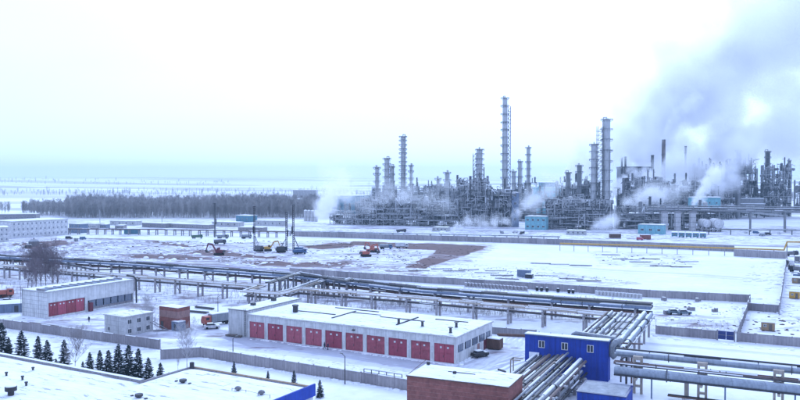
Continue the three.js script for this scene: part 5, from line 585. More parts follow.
// ---------- vehicles ----------
const wheelGeo = (r, w) => wheelGeo['w' + r + w] ??= mb().bar(V(0, 0, -w / 2), V(0, 0, w / 2), r, 14).bar(V(0, 0, -w / 2 - 0.02), V(0, 0, w / 2 + 0.02), r * 0.55, 10).geo();
function extr(pts, w, bev = 0.08) { const s = new THREE.Shape(pts.map(([x, y]) => new THREE.Vector2(x, y))), g = new THREE.ExtrudeGeometry(s, { depth: w - 2 * bev, bevelEnabled: true, bevelSize: bev, bevelThickness: bev, bevelSegments: 2 }); g.translate(0, 0, -(w - 2 * bev) / 2); return mb().add(g.index ? g.toNonIndexed() : g, new THREE.Matrix4()).geo(); }
function car(label, p, turn, m, snowy = true, group, van = 0) {
  const t = thing(van ? 'parked_van' : 'parked_car', label, van ? 'van' : 'car', p, turn, group), top = van ? 2.0 : 1.42;
  const body = van ? [[-2.3, 0.35], [2.2, 0.35], [2.25, 1.0], [1.5, 1.15], [1.05, 1.9], [-2.2, 1.95], [-2.35, 0.9]] : [[-2.1, 0.35], [2.1, 0.35], [2.15, 0.72], [1.95, 0.86], [1.0, 0.95], [-1.4, 0.98], [-2.05, 0.95], [-2.15, 0.6]];
  meshOf('body', car['b' + van] ??= extr(body, 1.74), m, t); if (!van) { const c = meshOf('cabin', car.cab ??= extr([[-1.75, 0.95], [1.0, 0.93], [0.35, 1.38], [-1.2, 1.4]], 1.5, 0.1), M.glass, t); meshOf('roof_panel', car.rf ??= mb().box(1.7, 0.08, 1.35, -0.42, 1.44, 0).geo(), m, c); } else meshOf('windscreen', car.ws ??= mb().box(0.9, 0.06, 1.5, 1.3, 1.55, 0, 0, 0, -1.02).geo(), M.glass, t);
  for (const [x, z] of [[-1.35, 0.8], [1.35, 0.8], [-1.35, -0.8], [1.35, -0.8]]) meshOf('wheel', wheelGeo(0.33, 0.22), M.tyre, t, x, 0.33, z); if (snowy) { meshOf('snow_cover', car['s' + van] ??= mb().box(van ? 3.0 : 1.6, 0.14, 1.3, -0.5, top + 0.12, 0).box(van ? 0.1 : 0.9, 0.1, 1.4, 1.5, van ? 1.1 : 0.96, 0).geo(), M.snowCap, t); }
  return t;
}
function truck(label, p, turn, mc, mbox, { tipper = false, l = 5.2, tank = false, group } = {}) {
  const t = thing('works_truck', label, 'truck', p, turn, group); meshOf('chassis', mb().bx(-l, 2.4, 0.75, 1.05, -0.5, 0.5).geo(), M.steelDark, t); const c = meshOf('cab', extr([[0.5, 0.9], [2.5, 0.9], [2.55, 1.8], [2.25, 2.8], [0.55, 2.85]], 2.3), mc, t); meshOf('windscreen', mb().box(0.06, 0.85, 2.0, 2.46, 2.25, 0, 0, 0, 0.3).geo(), M.glass, c); for (const s of [-1, 1]) { meshOf('side_window', mb().bx(1.1, 2.1, 1.9, 2.6, s * 1.13, s * 1.17).geo(), M.glass, c); }
  if (tank) mb().bar(V(-l, 2.1, 0), V(0.2, 2.1, 0), 1.05, 14).mesh('tank', mbox, t); else if (tipper) meshOf('tipper_body', extr([[-l, 1.15], [0.2, 1.15], [0.35, 2.6], [-l - 0.3, 2.4]], 2.4, 0.05), mbox, t); else { mb().bx(-l, 0.3, 1.1, 3.3, -1.2, 1.2).mesh('box_body', mbox, t); mb().bx(-l + 0.1, 0.2, 3.3, 3.5, -1.1, 1.1).mesh('snow_cover', M.snowCap, t); }
  for (const x of [1.5, -l + 1, -l + 2.3]) for (const z of [0.95, -0.95]) meshOf('wheel', wheelGeo(0.5, 0.32), M.tyre, t, x, 0.5, z); for (const z of [-0.8, 0.8]) meshOf('headlight', mb().bx(2.52, 2.6, 1.05, 1.25, z - 0.15, z + 0.15).geo(), M.white, t); return t;
}
function excavator(label, p, turn, m, reach = 1, s = 1) {
  const t = thing('excavator', label, 'excavator', p, turn); t.scale.setScalar(s); const tr = extr([[-2.0, 0.25], [-1.7, 0.02], [1.7, 0.02], [2.0, 0.25], [2.05, 0.6], [1.75, 0.9], [-1.75, 0.9], [-2.05, 0.6]], 0.6, 0.06); for (const z of [-1.15, 1.15]) meshOf('track', tr, M.tyre, t, 0, 0, z); mb().bx(-0.7, 0.7, 0.5, 1.0, -0.9, 0.9).cyl(0.7, 0.25, 0, 0.95, 0, 14).mesh('undercarriage', M.steelDark, t);
  meshOf('house', extr([[-2.3, 1.2], [1.2, 1.2], [1.2, 2.0], [-0.2, 2.4], [-2.2, 2.3]], 2.5, 0.1), m, t); const c = meshOf('cab', extr([[0.0, 2.0], [1.35, 1.9], [1.4, 2.6], [1.0, 3.3], [0.0, 3.3]], 1.0, 0.06), m, t, 0, 0, 0.72); meshOf('cab_window', mb().bx(0.15, 1.1, 2.3, 3.1, 0.46, 0.53).box(0.05, 0.9, 0.8, 1.32, 2.7, 0, 0, 0, 0.2).geo(), M.glass, c); meshOf('counterweight', mb().bx(-2.7, -2.2, 1.2, 2.2, -1.2, 1.2).geo(), M.steelDark, t);
  meshOf('boom', extr([[0.9, 1.7], [1.4, 1.5], [3.4, 4.6], [5.4, 4.9], [5.4, 5.3], [3.1, 5.2]], 0.5, 0.05), m, t, 0, 0, -0.2); meshOf('stick', extr([[5.0, 5.5], [5.6, 5.4], [6.6, 2.4], [6.3, 2.3]], 0.4, 0.04), m, t, 0, 0, -0.2); meshOf('bucket', extr([[6.2, 2.4], [6.8, 2.2], [6.6, 1.2], [5.6, 1.0], [5.5, 1.6]], 1.0, 0.05), M.steelDark, t, 0, 0, -0.2); mb().bar(V(1.2, 1.9, -0.2), V(3.2, 4.3, -0.2), 0.12, 6).bar(V(3.4, 5.3, -0.2), V(5.2, 5.6, -0.2), 0.1, 6).mesh('ram', M.steelPale, t); return t;
}
function pileRig(label, p, h, turn, m, bulky = true) {
  const t = thing('pile_rig', label, 'pile driver', p, turn), w = mb(); for (const [x, z] of [[-0.4, -0.4], [0.4, -0.4], [0.4, 0.4], [-0.4, 0.4]]) w.bar(V(x, 0.3, z), V(x, h, z), 0.1, 5); for (let y = 0.5; y < h - 1; y += 1.1) { w.bar(V(-0.4, y, 0.4), V(0.4, y + 1.1, 0.4), 0.08, 4).bar(V(0.4, y, -0.4), V(-0.4, y + 1.1, -0.4), 0.08, 4).bar(V(-0.4, y, -0.4), V(-0.4, y + 1.1, 0.4), 0.08, 4).bar(V(0.4, y, 0.4), V(0.4, y + 1.1, -0.4), 0.08, 4); } w.mesh('mast', M.steelDark, t); mb().bx(-0.7, 0.7, h, h + 0.5, -0.4, 0.4).bar(V(-0.6, h + 0.3, -0.3), V(-0.6, h + 0.3, 0.3), 0.35, 10).mesh('sheave_head', M.steelDark, t);
  mb().cyl(0.45, h * 0.16, 0.75, h * 0.4, 0, 10).mesh('hammer', M.blackPipe, t); mb().bar(V(0.75, h * 0.56, 0), V(0.6, h + 0.2, 0), 0.05, 4).mesh('cable', M.steelDark, t);
  if (bulky) { const tr = extr([[-2.3, 0.3], [-2, 0.02], [2, 0.02], [2.3, 0.3], [2.3, 0.8], [2, 1.05], [-2, 1.05], [-2.3, 0.8]], 0.7, 0.06); for (const z of [-1.4, 1.4]) meshOf('track', tr, M.tyre, t, -3.2, 0, z); meshOf('house', mb().bx(-5.6, -1.2, 1.2, 3.4, -1.4, 1.4).geo(), m, t); meshOf('cab', mb().bx(-1.3, 0, 1.3, 3.2, 0.5, 1.5).geo(), M.glass, t); mb().bar(V(-3.0, 3.2, 0.6), V(-0.4, h * 0.34, 0.2), 0.12, 6).bar(V(-3.0, 3.2, -0.6), V(-0.4, h * 0.34, -0.2), 0.12, 6).mesh('stay', M.steelDark, t); mb().bx(-6.3, -5.6, 1.1, 2.6, -1.3, 1.3).mesh('counterweight', M.steelDark, t); } return t;
}
pileRig('thin pile driving mast on the open snow, without a crawler', [-134.01, -542.37], 24.64, 0.6, M.green, false);
pileRig('black pile rig with a grey crawler, alone between the masts', [-86.10, -442.86], 26.05, 2.6, M.steel);
pileRig('shorter of the two paired black pile rigs', [-66.23, -436.69], 22.78, 0.4, M.steelDark); pileRig('taller of the two paired black pile rigs', [-61.30, -430.69], 27.35, 3.0, M.carBlue);
excavator('big orange excavator standing on the dug site', [-18.67, -410.94], 0.5, M.orange, 1, 1.25); excavator('second orange excavator nosed against the first', [-15.76, -436.69], 2.4, M.orange, 1, 1.05); excavator('red excavator on the dark soil heap', [-101.40, -419.18], 2.9, M.doorRedDark, 1, 1.2); excavator('yellow orange loader digger near the lone pile rig', [-78.11, -442.86], 0.2, M.yellow, 1, 1.1); truck('small orange truck behind the blue shed', [-141.49, -268.30], 0.4, M.orange, M.orange, { tipper: true, l: 4 });
truck('blue truck parked at the foot of the paired pile rigs', [-55.64, -424.86], 0.2, M.carBlue, M.carBlue, { tipper: true, l: 5 }); truck('green tipper truck on the open snow', [-144.36, -537.72], 0.3, M.green, M.green, { tipper: true }); truck('grey tipper truck next to the thin mast', [-125.69, -537.72], -0.3, M.steel, M.steelPale, { tipper: true, l: 6 }); truck('dark tank truck below the grey tipper', [-116.85, -491.42], 0.4, M.steelDark, M.steel, { tank: true }); truck('grey mixer-like tank truck behind the lone pile rig', [-109.17, -537.72], 0.6, M.steelPale, M.insulation, { tank: true, l: 5 }); truck('pale tank truck on the bare soil', [-7.31, -455.73], 0.2, M.carBlue, M.steelPale, { tank: true }); truck('white box truck on the bare soil beyond the pale tank truck', [2.47, -462.44], 0.1, M.carWhite, M.carWhite); truck('small dark truck on the far road below the columns', [2.40, -599.31], 0.1, M.carDark, M.steelDark, { tipper: true });
truck('grey box truck with an orange cab beside the annex block', [-54.58, -215.53], Math.PI + 0.75, M.orange, M.steelPale, { l: 6.8 }); car('snow covered white car beside the orange-cabbed truck', [-53.19, -211.15], 0.25, M.carWhite); car('dark car under a dusting of snow at the garage end', [19.04, -177.48], 0.6, M.carDark, true); car('blue car wrapped in a tarp by the wide pipe deck', [86.04, -234.47], 0.1, M.tarp, true); car('second tarp-covered car, nose to tail with the first', [88.78, -233.42], 0.1, M.tarp, true); car('dark parked car beyond the pale blue shed', [-133.90, -255.16], 0.1, M.carDark);
for (const [i, [p, m]] of [[[-235.71, -533.16], M.carDark], [[-223.84, -528.67], M.carBlue], [[-223.16, -515.64], M.steelPale], [[-229.85, -462.44], M.carDark], [[274.29, -593.64], M.carWhite], [[279.58, -588.08], M.carBlue], [[281.12, -572.01], M.carDark], [[294.88, -582.63], M.carWhite], [[271.60, -561.78], M.steelPale], [[91.16, -593.64], M.carWhite], [[94.92, -582.63], M.carDark], [[80.10, -588.08], M.steelPale], [[168.06, -524.25], M.doorRed]].entries()) car(['dark van in front of the long white building', 'blue van in front of the long white building', 'grey van on the way to the long white building', 'dark van on the slushy way by the squat tank', 'white van under the high trestle', 'blue van under the high trestle', 'dark van parked out from the high trestle', 'white van past the second trestle leg', 'grey van in the row out from the trestle', 'white van outside the two-storey turquoise building', 'dark van outside the two-storey turquoise building', 'grey van short of the two-storey turquoise building', 'red van by the far site wall'][i], p, 0.2 + i, m, true, undefined, 1);
for (const [i, [p, m]] of [[[217.26, -413.65], M.carDark], [[203.41, -383.30], M.steel], [[180.39, -341.51], M.carDark], [[166.40, -310.98], M.carBlue], [[191.02, -365.42], M.carWhite]].entries()) truck(['dark truck beyond the end-on fence, first from the gas pipe', 'grey truck beyond the end-on fence, below the gas pipe loop', 'dark truck beyond the end-on fence, before the yellow cabin', 'blue truck beside the yellow cabin', 'white truck beyond the end-on fence'][i], p, i * 1.1, m, M.steel, { tipper: i % 2 === 0 });
// ---------- huts, boxes and stores on the site ----------
function cabin(name, label, p, w, h, d, m, turn = A29, group) { const t = thing(name, label, 'cabin', p, turn, group); mb().bx(0, w, 0, h, -d, 0).mesh('wall', m, t); mb().box(w + 0.3, 0.14, d * 0.62, w / 2, h + 0.28, -d * 0.25, 0, 0.36).box(w + 0.3, 0.14, d * 0.62, w / 2, h + 0.28, -d * 0.75, 0, -0.36).mesh('roof', M.snowCap, t); meshOf('door', mb().bx(-0.4, 0.4, 0, 1.8, 0, 0.05).geo(), M.woodGrey, t, w * 0.7, 0.05, 0.002); framedWindow(t, w * 0.3, 1.0, 0.03, 0.8, 0.7); return t; }
cabin('wooden_hut', 'beige wooden hut with a dark door past the climbing fence', [101.12, -209.03], 3.4, 2.3, 2.6, M.wood); cabin('yellow_cabin', 'yellow site cabin by the end-on fence', [138.51, -266.02], 3.4, 2.4, 2.6, M.yellow); cabin('yellow_cabin', 'second yellow cabin standing farther behind the end-on fence', [159.90, -304.92], 3.6, 2.2, 2.6, M.wood); cabin('orange_cabin', 'orange cabin near the pale blue shed', [-147.05, -270.62], 5, 2.2, 3, M.orange);
function shippingBox(label, p, w, h, d, m, turn, group) { const t = thing('container', label, 'container', p, turn, group), g = mb().bx(0, w, 0.1, h, -d, 0); for (let x = 0.3; x < w; x += 0.6) g.bx(x - 0.08, x + 0.08, 0.2, h - 0.1, 0, 0.05); g.mesh('body', m, t); mb().bx(0.05, w - 0.05, h, h + 0.2, -d + 0.05, -0.05).mesh('snow_cover', M.snowCap, t); mb().bx(w, w + 0.06, 0.2, h - 0.1, -d + 0.1, -d / 2 - 0.04).bx(w, w + 0.06, 0.2, h - 0.1, -d / 2 + 0.04, -0.1).mesh('door', m, t); return t; }
shippingBox('rusty brown container at the garage end', [21.57, -185.96], 3.4, 2.5, 2.6, M.rust, A29); shippingBox('dark blue container on the open site snow', [50.94, -325.54], 5.5, 3.0, 2.6, M.blueGrey, A29); shippingBox('dark container next to the blue one on the site', [53.59, -320.54], 3, 1.6, 2.4, M.carDark, A29); shippingBox('red container beside the far site wall', [170.18, -528.67], 7, 3.2, 3, M.brick, 0); shippingBox('turquoise container by the low sheds near the wood', [-214.74, -582.63], 11, 3.6, 4, M.turquoiseDark, 0.1); shippingBox('brown container beside the turquoise trailers', [152.12, -542.37], 8, 3, 3, M.rust, 0);
hut('white_block', 'long white three-storey building with rows of small windows', [-281.07, -542.37], [-255.94, -577.27], 11.64, 26, M.white, { rows: 3, n: 13, ww: 1.1, glass: M.glassPale }); hut('white_block', 'smaller white building beside the long white one', [-286.77, -499.24], [-267.12, -511.44], 9.50, 18, M.white, { rows: 3, n: 8, ww: 1.1, glass: M.glassPale }); hut('low_dark_shed', 'long low dark shed in front of the wood', [-430.40, -767.72], [-377.62, -777.21], 6.5, 14, M.concreteDark, { n: 10 }); hut('blue_cabin', 'small blue white building at the end of the long white one', [-264.89, -599.31], [-253.68, -593.64], 6.81, 8, M.blueGrey, { n: 3, rows: 2 });
for (const [i, [p, q, h, m]] of [[[-267.52, -642.19], [-259.08, -638.28], 4.3, M.concreteLight], [[-258.95, -642.19], [-252.09, -642.19], 3.6, M.blueGrey], [[-239.49, -629.33], [-232.76, -629.33], 3.6, M.concrete], [[-230.64, -669.57], [-205.70, -655.60], 3.6, M.concreteDark], [[-205.21, -662.51], [-164.63, -642.19], 3.2, M.concrete], [[-270.76, -699.38], [-243.78, -691.68], 3.6, M.plasterGrey], [[-171.71, -684.15], [-145.44, -672.44], 3.6, M.concreteLight], [[-133.89, -691.68], [-106.86, -684.15], 4.3, M.plasterGrey], [[-133.46, -616.97], [-112.37, -609.78], 2.9, M.concrete], [[127.97, -577.27], [141.32, -572.01], 2.9, M.plasterGrey], [[26.36, -616.97], [38.42, -612.16], 2.9, M.plasterGrey]].entries()) hut('small_shed', ['pale shed with a dark doorway past the blue white building', 'blue grey shed beside the pale one', 'concrete shed near the turquoise container', 'dark shed in front of the wood with a flat roof', 'long concrete shed in front of the wood', 'pale long shed at the foot of the wood', 'pale shed behind the thin mast', 'grey shed near the silos', 'concrete shed before the low turquoise-roofed shed', 'pale shed before the dark tangled unit', 'pale shed below the lone grey vessel'][i], p, q, h, 9, m, { n: 4 });
{ const t = thing('round_tank', 'squat grey tank with a domed lid by the slushy way', 'tank', [-232.99, -476.49]); mb().cyl(3.2, 3.2, 0, -0.3, 0, 18).mesh('shell', M.steel, t); mb().dome(3.2, 1.4, 0, 2.9, 0).mesh('lid', M.ice, t); mb().cyl(0.3, 1, 0, 4.2, 0, 8).mesh('vent', M.steelDark, t); }
// stacked concrete piles, kerb slabs, drums
{
  const r = rng(90), pile = mb().bx(-5, 5, 0, 0.3, -0.15, 0.15).geo(), sn = mb().bx(-4.8, 4.8, 0.3, 0.36, -0.1, 0.1).geo(), spots = [[[9.23, -345.28], 0.15], [[18.88, -353.06], 0.1], [[25.39, -345.28], -0.1], [[32.68, -349.13], 0.2], [[37.95, -337.83], -0.3], [[43.99, -328.96], -0.1], [[44.79, -345.28], 0], [[45.83, -317.29], -0.35], [[70.44, -376.39], -0.15], [[79.55, -371.93], -0.1], [[88.45, -367.56], -0.2], [[118.76, -419.18], -0.2], [[117.00, -397.90], 0.4], [[120.79, -392.91], -0.3], [[122.97, -383.30], -0.1], [[132.96, -397.90], -0.2], [[128.00, -365.42], -0.15], [[135.22, -361.21], -0.1], [[148.59, -383.30], 0.1], [[64.34, -327.24], -0.2], [[73.00, -317.29], -0.3], [[79.04, -310.98], -0.1], [[-60.48, -476.49], 0.2], [[-47.74, -476.49], 0], [[-37.63, -469.36], 0.3], [[-36.11, -491.42], -0.2]];
  const w = ['near the blue container', 'in the middle of the site', 'by the long site wall', 'beside the dug soil', 'towards the far wall', 'amid the tracks'];
  spots.forEach(([p, a], i) => { const t = thing('pile_stack', `loose stack of long dark concrete piles ${w[i < 4 ? 3 : i < 8 ? 0 : i < 11 ? 5 : i < 19 ? 4 : i < 22 ? 2 : 1]}`, 'piles', p, a, 'stacks of concrete piles on the site'), n = 1 + Math.floor(r() * 3); for (let k = 0; k < n; k++) { const o = meshOf('pile', pile, r() < 0.5 ? M.woodGrey : M.concreteDark, t, (r() - 0.5) * 2, 0.02, k * 0.6 + (r() - 0.5) * 0.1, (r() - 0.5) * 0.12); if (r() < 0.2) meshOf('snow_cap', sn, M.snowCap, o); } });
  const slab = mb().bx(-0.15, 0.15, 0, 1.5, -0.9, 0.9).geo(), cap = mb().bx(-0.14, 0.14, 1.5, 1.62, -0.85, 0.85).geo();
  for (let i = 0; i < 18; i++) { const p = lerp2([26.04, -294.86], [47.69, -282.87], i / 17), t = thing('concrete_slab', 'upright concrete slab in the row along the long site wall', 'slab', p, 0.5 + (r() - 0.5) * 0.2, 'row of slabs along the site wall'); meshOf('body', slab, M.concrete, t); meshOf('snow_cap', cap, M.snowCap, t); }
  for (let i = 0; i < 13; i++) { const p = lerp2([71.97, -272.99], [85.09, -264.89], i / 12), t = thing('concrete_slab', 'upright concrete slab in the row near the pipe deck end', 'slab', p, 0.5 + (r() - 0.5) * 0.2, 'row of slabs near the pipe deck'); meshOf('body', slab, M.concreteLight, t); meshOf('snow_cap', cap, M.snowCap, t); }
  const dr = mb().cyl(0.55, 1.3, 0, 0, 0, 12).cyl(0.6, 0.1, 0, 0.4, 0, 12).cyl(0.6, 0.1, 0, 0.85, 0, 12).geo(), lid = mb().cyl(0.5, 0.12, 0, 1.3, 0, 12).geo(); for (const p of [[52.09, -284.15], [53.56, -282.87], [55.49, -282.10], [59.27, -280.33], [62.84, -277.84], [64.15, -277.10]]) { const t = thing('steel_drum', 'black steel drum standing in the snow at the foot of the long site wall', 'drum', p, 0, 'black drums along the site wall'); meshOf('body', dr, M.tyre, t); meshOf('snow_cap', lid, M.snowCap, t); }
  for (const [i, p] of [[83.87, -235.00], [103.13, -259.40], [92.43, -261.57], [94.37, -241.36], [101.35, -239.51]].entries()) { const t = thing('rubble_block', ['dark post-like block beside the tarp-covered car', 'dark block below the site wall', 'dark lump near the site wall end', 'dark heap in the middle of the small yard', 'dark heap alone in the small yard'][i], 'block', p, i); mb().box(1.6, 1.1, 1.2, 0, 0.4, 0, 0.3).box(0.9, 0.8, 0.9, 0.9, 0.25, 0.5, 0.9).mesh('body', M.concreteDark, t); mb().box(1.2, 0.15, 0.8, 0, 1.0, 0, 0.3).mesh('snow_cap', M.snowCap, t); }
  // timber and pipe stacks in the workshop yard
  const lg = mb().bar(V(-4, 0.2, 0), V(4, 0.2, 0), 0.2, 8).geo(); for (const [i, [p, a]] of [[[-98.64, -248.07], 0.55], [[-97.19, -252.07], 0.5], [[-96.03, -256.21], 0.55], [[-63.98, -237.69], -0.4], [[-63.68, -245.15], -0.5]].entries()) { const t = thing('pipe_stack', ['stack of dark pipes lying along the workshop yard', 'second stack of dark pipes in the workshop yard', 'third stack of dark pipes, farthest from the workshop gates', 'dark pipes lying behind the brick hut', 'dark pipes lying behind the box truck'][i], 'pipes', p, a); for (let k = 0; k < 3; k++) meshOf('pipe', lg, M.blackPipe, t, (r() - 0.5), 0, k * 0.55); }
  { const t = thing('pallet_heap', 'low dark heap of pallets against the annex block', 'pallets', [-45.75, -201.99], A29); for (let k = 0; k < 3; k++) mb().box(1.6, 0.35, 1.2, k * 1.7, 0.2 + (k === 1) * 0.1, 0.8, k * 0.2).mesh('pallet', M.woodGrey, t); }
}
// lamps, railing and poles
function lampPost(label, p, h, turn) { const t = thing('street_lamp', label, 'lamp post', p, turn); mb().cyl(0.13, h, 0, -0.4, 0, 8, 0.6).mesh('pole', M.steelDark, t); mb().bar(V(0, h - 0.5, 0), V(0.9, h, 0), 0.06, 6).mesh('arm', M.steelDark, t); mb().box(0.7, 0.14, 0.26, 1.15, h, 0).mesh('lamp_head', M.steel, t); return t; }
lampPost('dark street lamp standing at the fence before the garage', [-11.33, -153.40], 6.2, 2.4); lampPost('thin lamp pole below the annex block, by the small spruce', [-39.87, -177.98], 4.6, 1); lampPost('lamp pole in the yard near the box truck', [-55.41, -227.30], 7, 0);
for (const [i, [p, h]] of [[[-217.38, -684.15], 14], [[-293.13, -731.96], 13], [[-160.75, -1369.42], 34], [[-185.25, -1431.72], 26], [[-108.35, -1657.95], 44], [[-65.12, -1575.00], 40], [[110.57, -1657.95], 46]].entries()) { const t = thing('utility_pole', ['pale pole in front of the wood', 'short pole by the pale shed', 'tall faint pylon over the turquoise hall', 'faint pylon next to the tall one', 'faint distant pylon behind the steam', 'faint distant pylon near the clustered columns', 'faint distant pylon past the slim ringed column'][i], 'pole', p); mb().cyl(0.4, h, 0, -0.5, 0, 6, 0.5).mesh('shaft', plant.pale, t); mb().box(h * 0.2, 0.35, 0.35, 0, h * 0.86, 0).mesh('crossarm', plant.mid, t); }
{ const a = [-7.80, -161.37], b = [0.42, -156.49], t = thing('snowy_railing', 'low railing with snow on its top rail beside the fence lamp', 'railing', a, turnOf(a, b)), L = len(a, b); for (let x = 0; x <= L + 0.01; x += L / 5) mb().bx(x - 0.07, x + 0.07, -0.2, 1.1, -0.07, 0.07).mesh('post', M.steelDark, t); mb().bx(0, L, 1.1, 1.22, -0.06, 0.06).bx(0, L, 0.5, 0.58, -0.04, 0.04).mesh('rail', M.steel, t); mb().bx(0, L, 1.22, 1.4, -0.14, 0.14).mesh('snow_cap', M.snowCap, t); }
// ---------- people ----------
function personGeo(stride, armSwing, bag) {
  const J = { hip: [0, 0.95, 0], chest: [0, 1.35, 0.02], neck: [0, 1.52, 0.01], head: [0, 1.66, 0.03] }, B = [];
  const add = (a, b, ra, rb) => B.push([a, b, ra, rb]);
  add([0, 0.95, 0], [0, 1.2, 0], 0.16, 0.17); add([0, 1.2, 0], [0, 1.42, 0], 0.18, 0.16); add([-0.14, 1.43, 0], [0.14, 1.43, 0], 0.09, 0.09); add([0, 1.45, 0], [0, 1.58, 0.02], 0.07, 0.065); add([0, 1.64, 0.02], [0, 1.69, 0.025], 0.105, 0.1); add([0, 1.62, 0.12], [0, 1.6, 0.1], 0.03, 0.03);
  for (const s of [-1, 1]) { const f = s * stride; add([s * 0.09, 0.95, 0], [s * 0.1, 0.5, f * 0.5 + 0.05], 0.105, 0.075); add([s * 0.1, 0.5, f * 0.5 + 0.05], [s * 0.1, 0.09, f - 0.02], 0.075, 0.055); add([s * 0.1, 0.05, f - 0.04], [s * 0.11, 0.04, f + 0.17], 0.055, 0.045); const g = -s * armSwing; add([s * 0.2, 1.42, 0], [s * 0.25, 1.14, g * 0.4 - 0.03], 0.075, 0.062); add([s * 0.25, 1.14, g * 0.4 - 0.03], [s * 0.24, 0.9, g + 0.05], 0.058, 0.046); add([s * 0.24, 0.88, g + 0.05], [s * 0.235, 0.8, g + 0.08], 0.042, 0.038); for (let k = 0; k < 4; k++) add([s * 0.235, 0.8, g + 0.05 + k * 0.022], [s * 0.225, 0.72 + (k % 3) * 0.006, g + 0.06 + k * 0.022], 0.011, 0.009); add([s * 0.22, 0.85, g + 0.09], [s * 0.2, 0.79, g + 0.13], 0.013, 0.01); }
  const n = 72, S = 1.0, mc = new MarchingCubes(n, new THREE.MeshStandardMaterial(), false, false, 60000), dist = (p, [a, b, ra, rb]) => { const bx = b[0] - a[0], by = b[1] - a[1], bz = b[2] - a[2], px = p[0] - a[0], py = p[1] - a[1], pz = p[2] - a[2], t = Math.max(0, Math.min(1, (px * bx + py * by + pz * bz) / (bx * bx + by * by + bz * bz + 1e-9))); return Math.hypot(px - bx * t, py - by * t, pz - bz * t) - (ra + (rb - ra) * t); };
  mc.isolation = 0; for (let k = 0; k < n; k++) for (let j = 0; j < n; j++) for (let i = 0; i < n; i++) { const p = [(i / n * 2 - 1) * S, (j / n * 2 - 1) * S + 0.9, (k / n * 2 - 1) * S]; let d = 9; if (Math.abs(p[0]) < 0.45 && Math.abs(p[2]) < 0.7) for (const b of B) { const e = dist(p, b), h = Math.max(0, Math.min(1, 0.5 + 0.5 * (d - e) / 0.04)); d = d * (1 - h) + e * h - 0.04 * h * (1 - h); } mc.field[k * n * n + j * n + i] = -d; }
  mc.update(); const g = new THREE.BufferGeometry(), c = mc.count; g.setAttribute('position', new THREE.Float32BufferAttribute(mc.positionArray.slice(0, c * 3), 3)); g.setAttribute('normal', new THREE.Float32BufferAttribute(mc.normalArray.slice(0, c * 3), 3)); g.translate(0, 0.9, 0); g.setAttribute('uv', new THREE.Float32BufferAttribute(new Float32Array(c * 2), 2));
  const col = new Float32Array(c * 3), P = g.attributes.position; for (let i = 0; i < c; i++) { const y = P.getY(i), x = Math.abs(P.getX(i)), z = P.getZ(i); const q = y > 1.55 && z > 0.02 && y < 1.7 ? [0.45, 0.27, 0.2] : y < 0.12 ? [0.015, 0.015, 0.015] : y < 0.88 && x < 0.19 ? [0.025, 0.03, 0.05] : y < 0.9 ? [0.03, 0.03, 0.03] : [0.025, 0.032, 0.06]; col.set(q, i * 3); } g.setAttribute('color', new THREE.BufferAttribute(col, 3)); return g;
}
{
  const skin = new THREE.MeshStandardMaterial({ vertexColors: true, roughness: 0.9 }), a = personGeo(0.26, 0.16), b = personGeo(0.12, 0.08), cap = mb().dome(0.118, 0.12, 0, 1.685, 0.02).geo();
  for (const [label, p, tu, g, m] of [['person in dark work clothes and a cap walking past the garage gates', [-18.77, -185.40], -1.2, a, M.carDark], ['person in dark clothes and an orange hard hat beside the walker at the gates', [-17.84, -184.74], -1.0, b, M.orange], ['person in dark clothes standing alone in the workshop yard', [-92.02, -220.87], 0.4, b, M.carDark]]) { const t = thing('person', label, 'person', p, tu, undefined, -0.02); meshOf('body', g, skin, t); meshOf('hat', cap, m, t); }
}

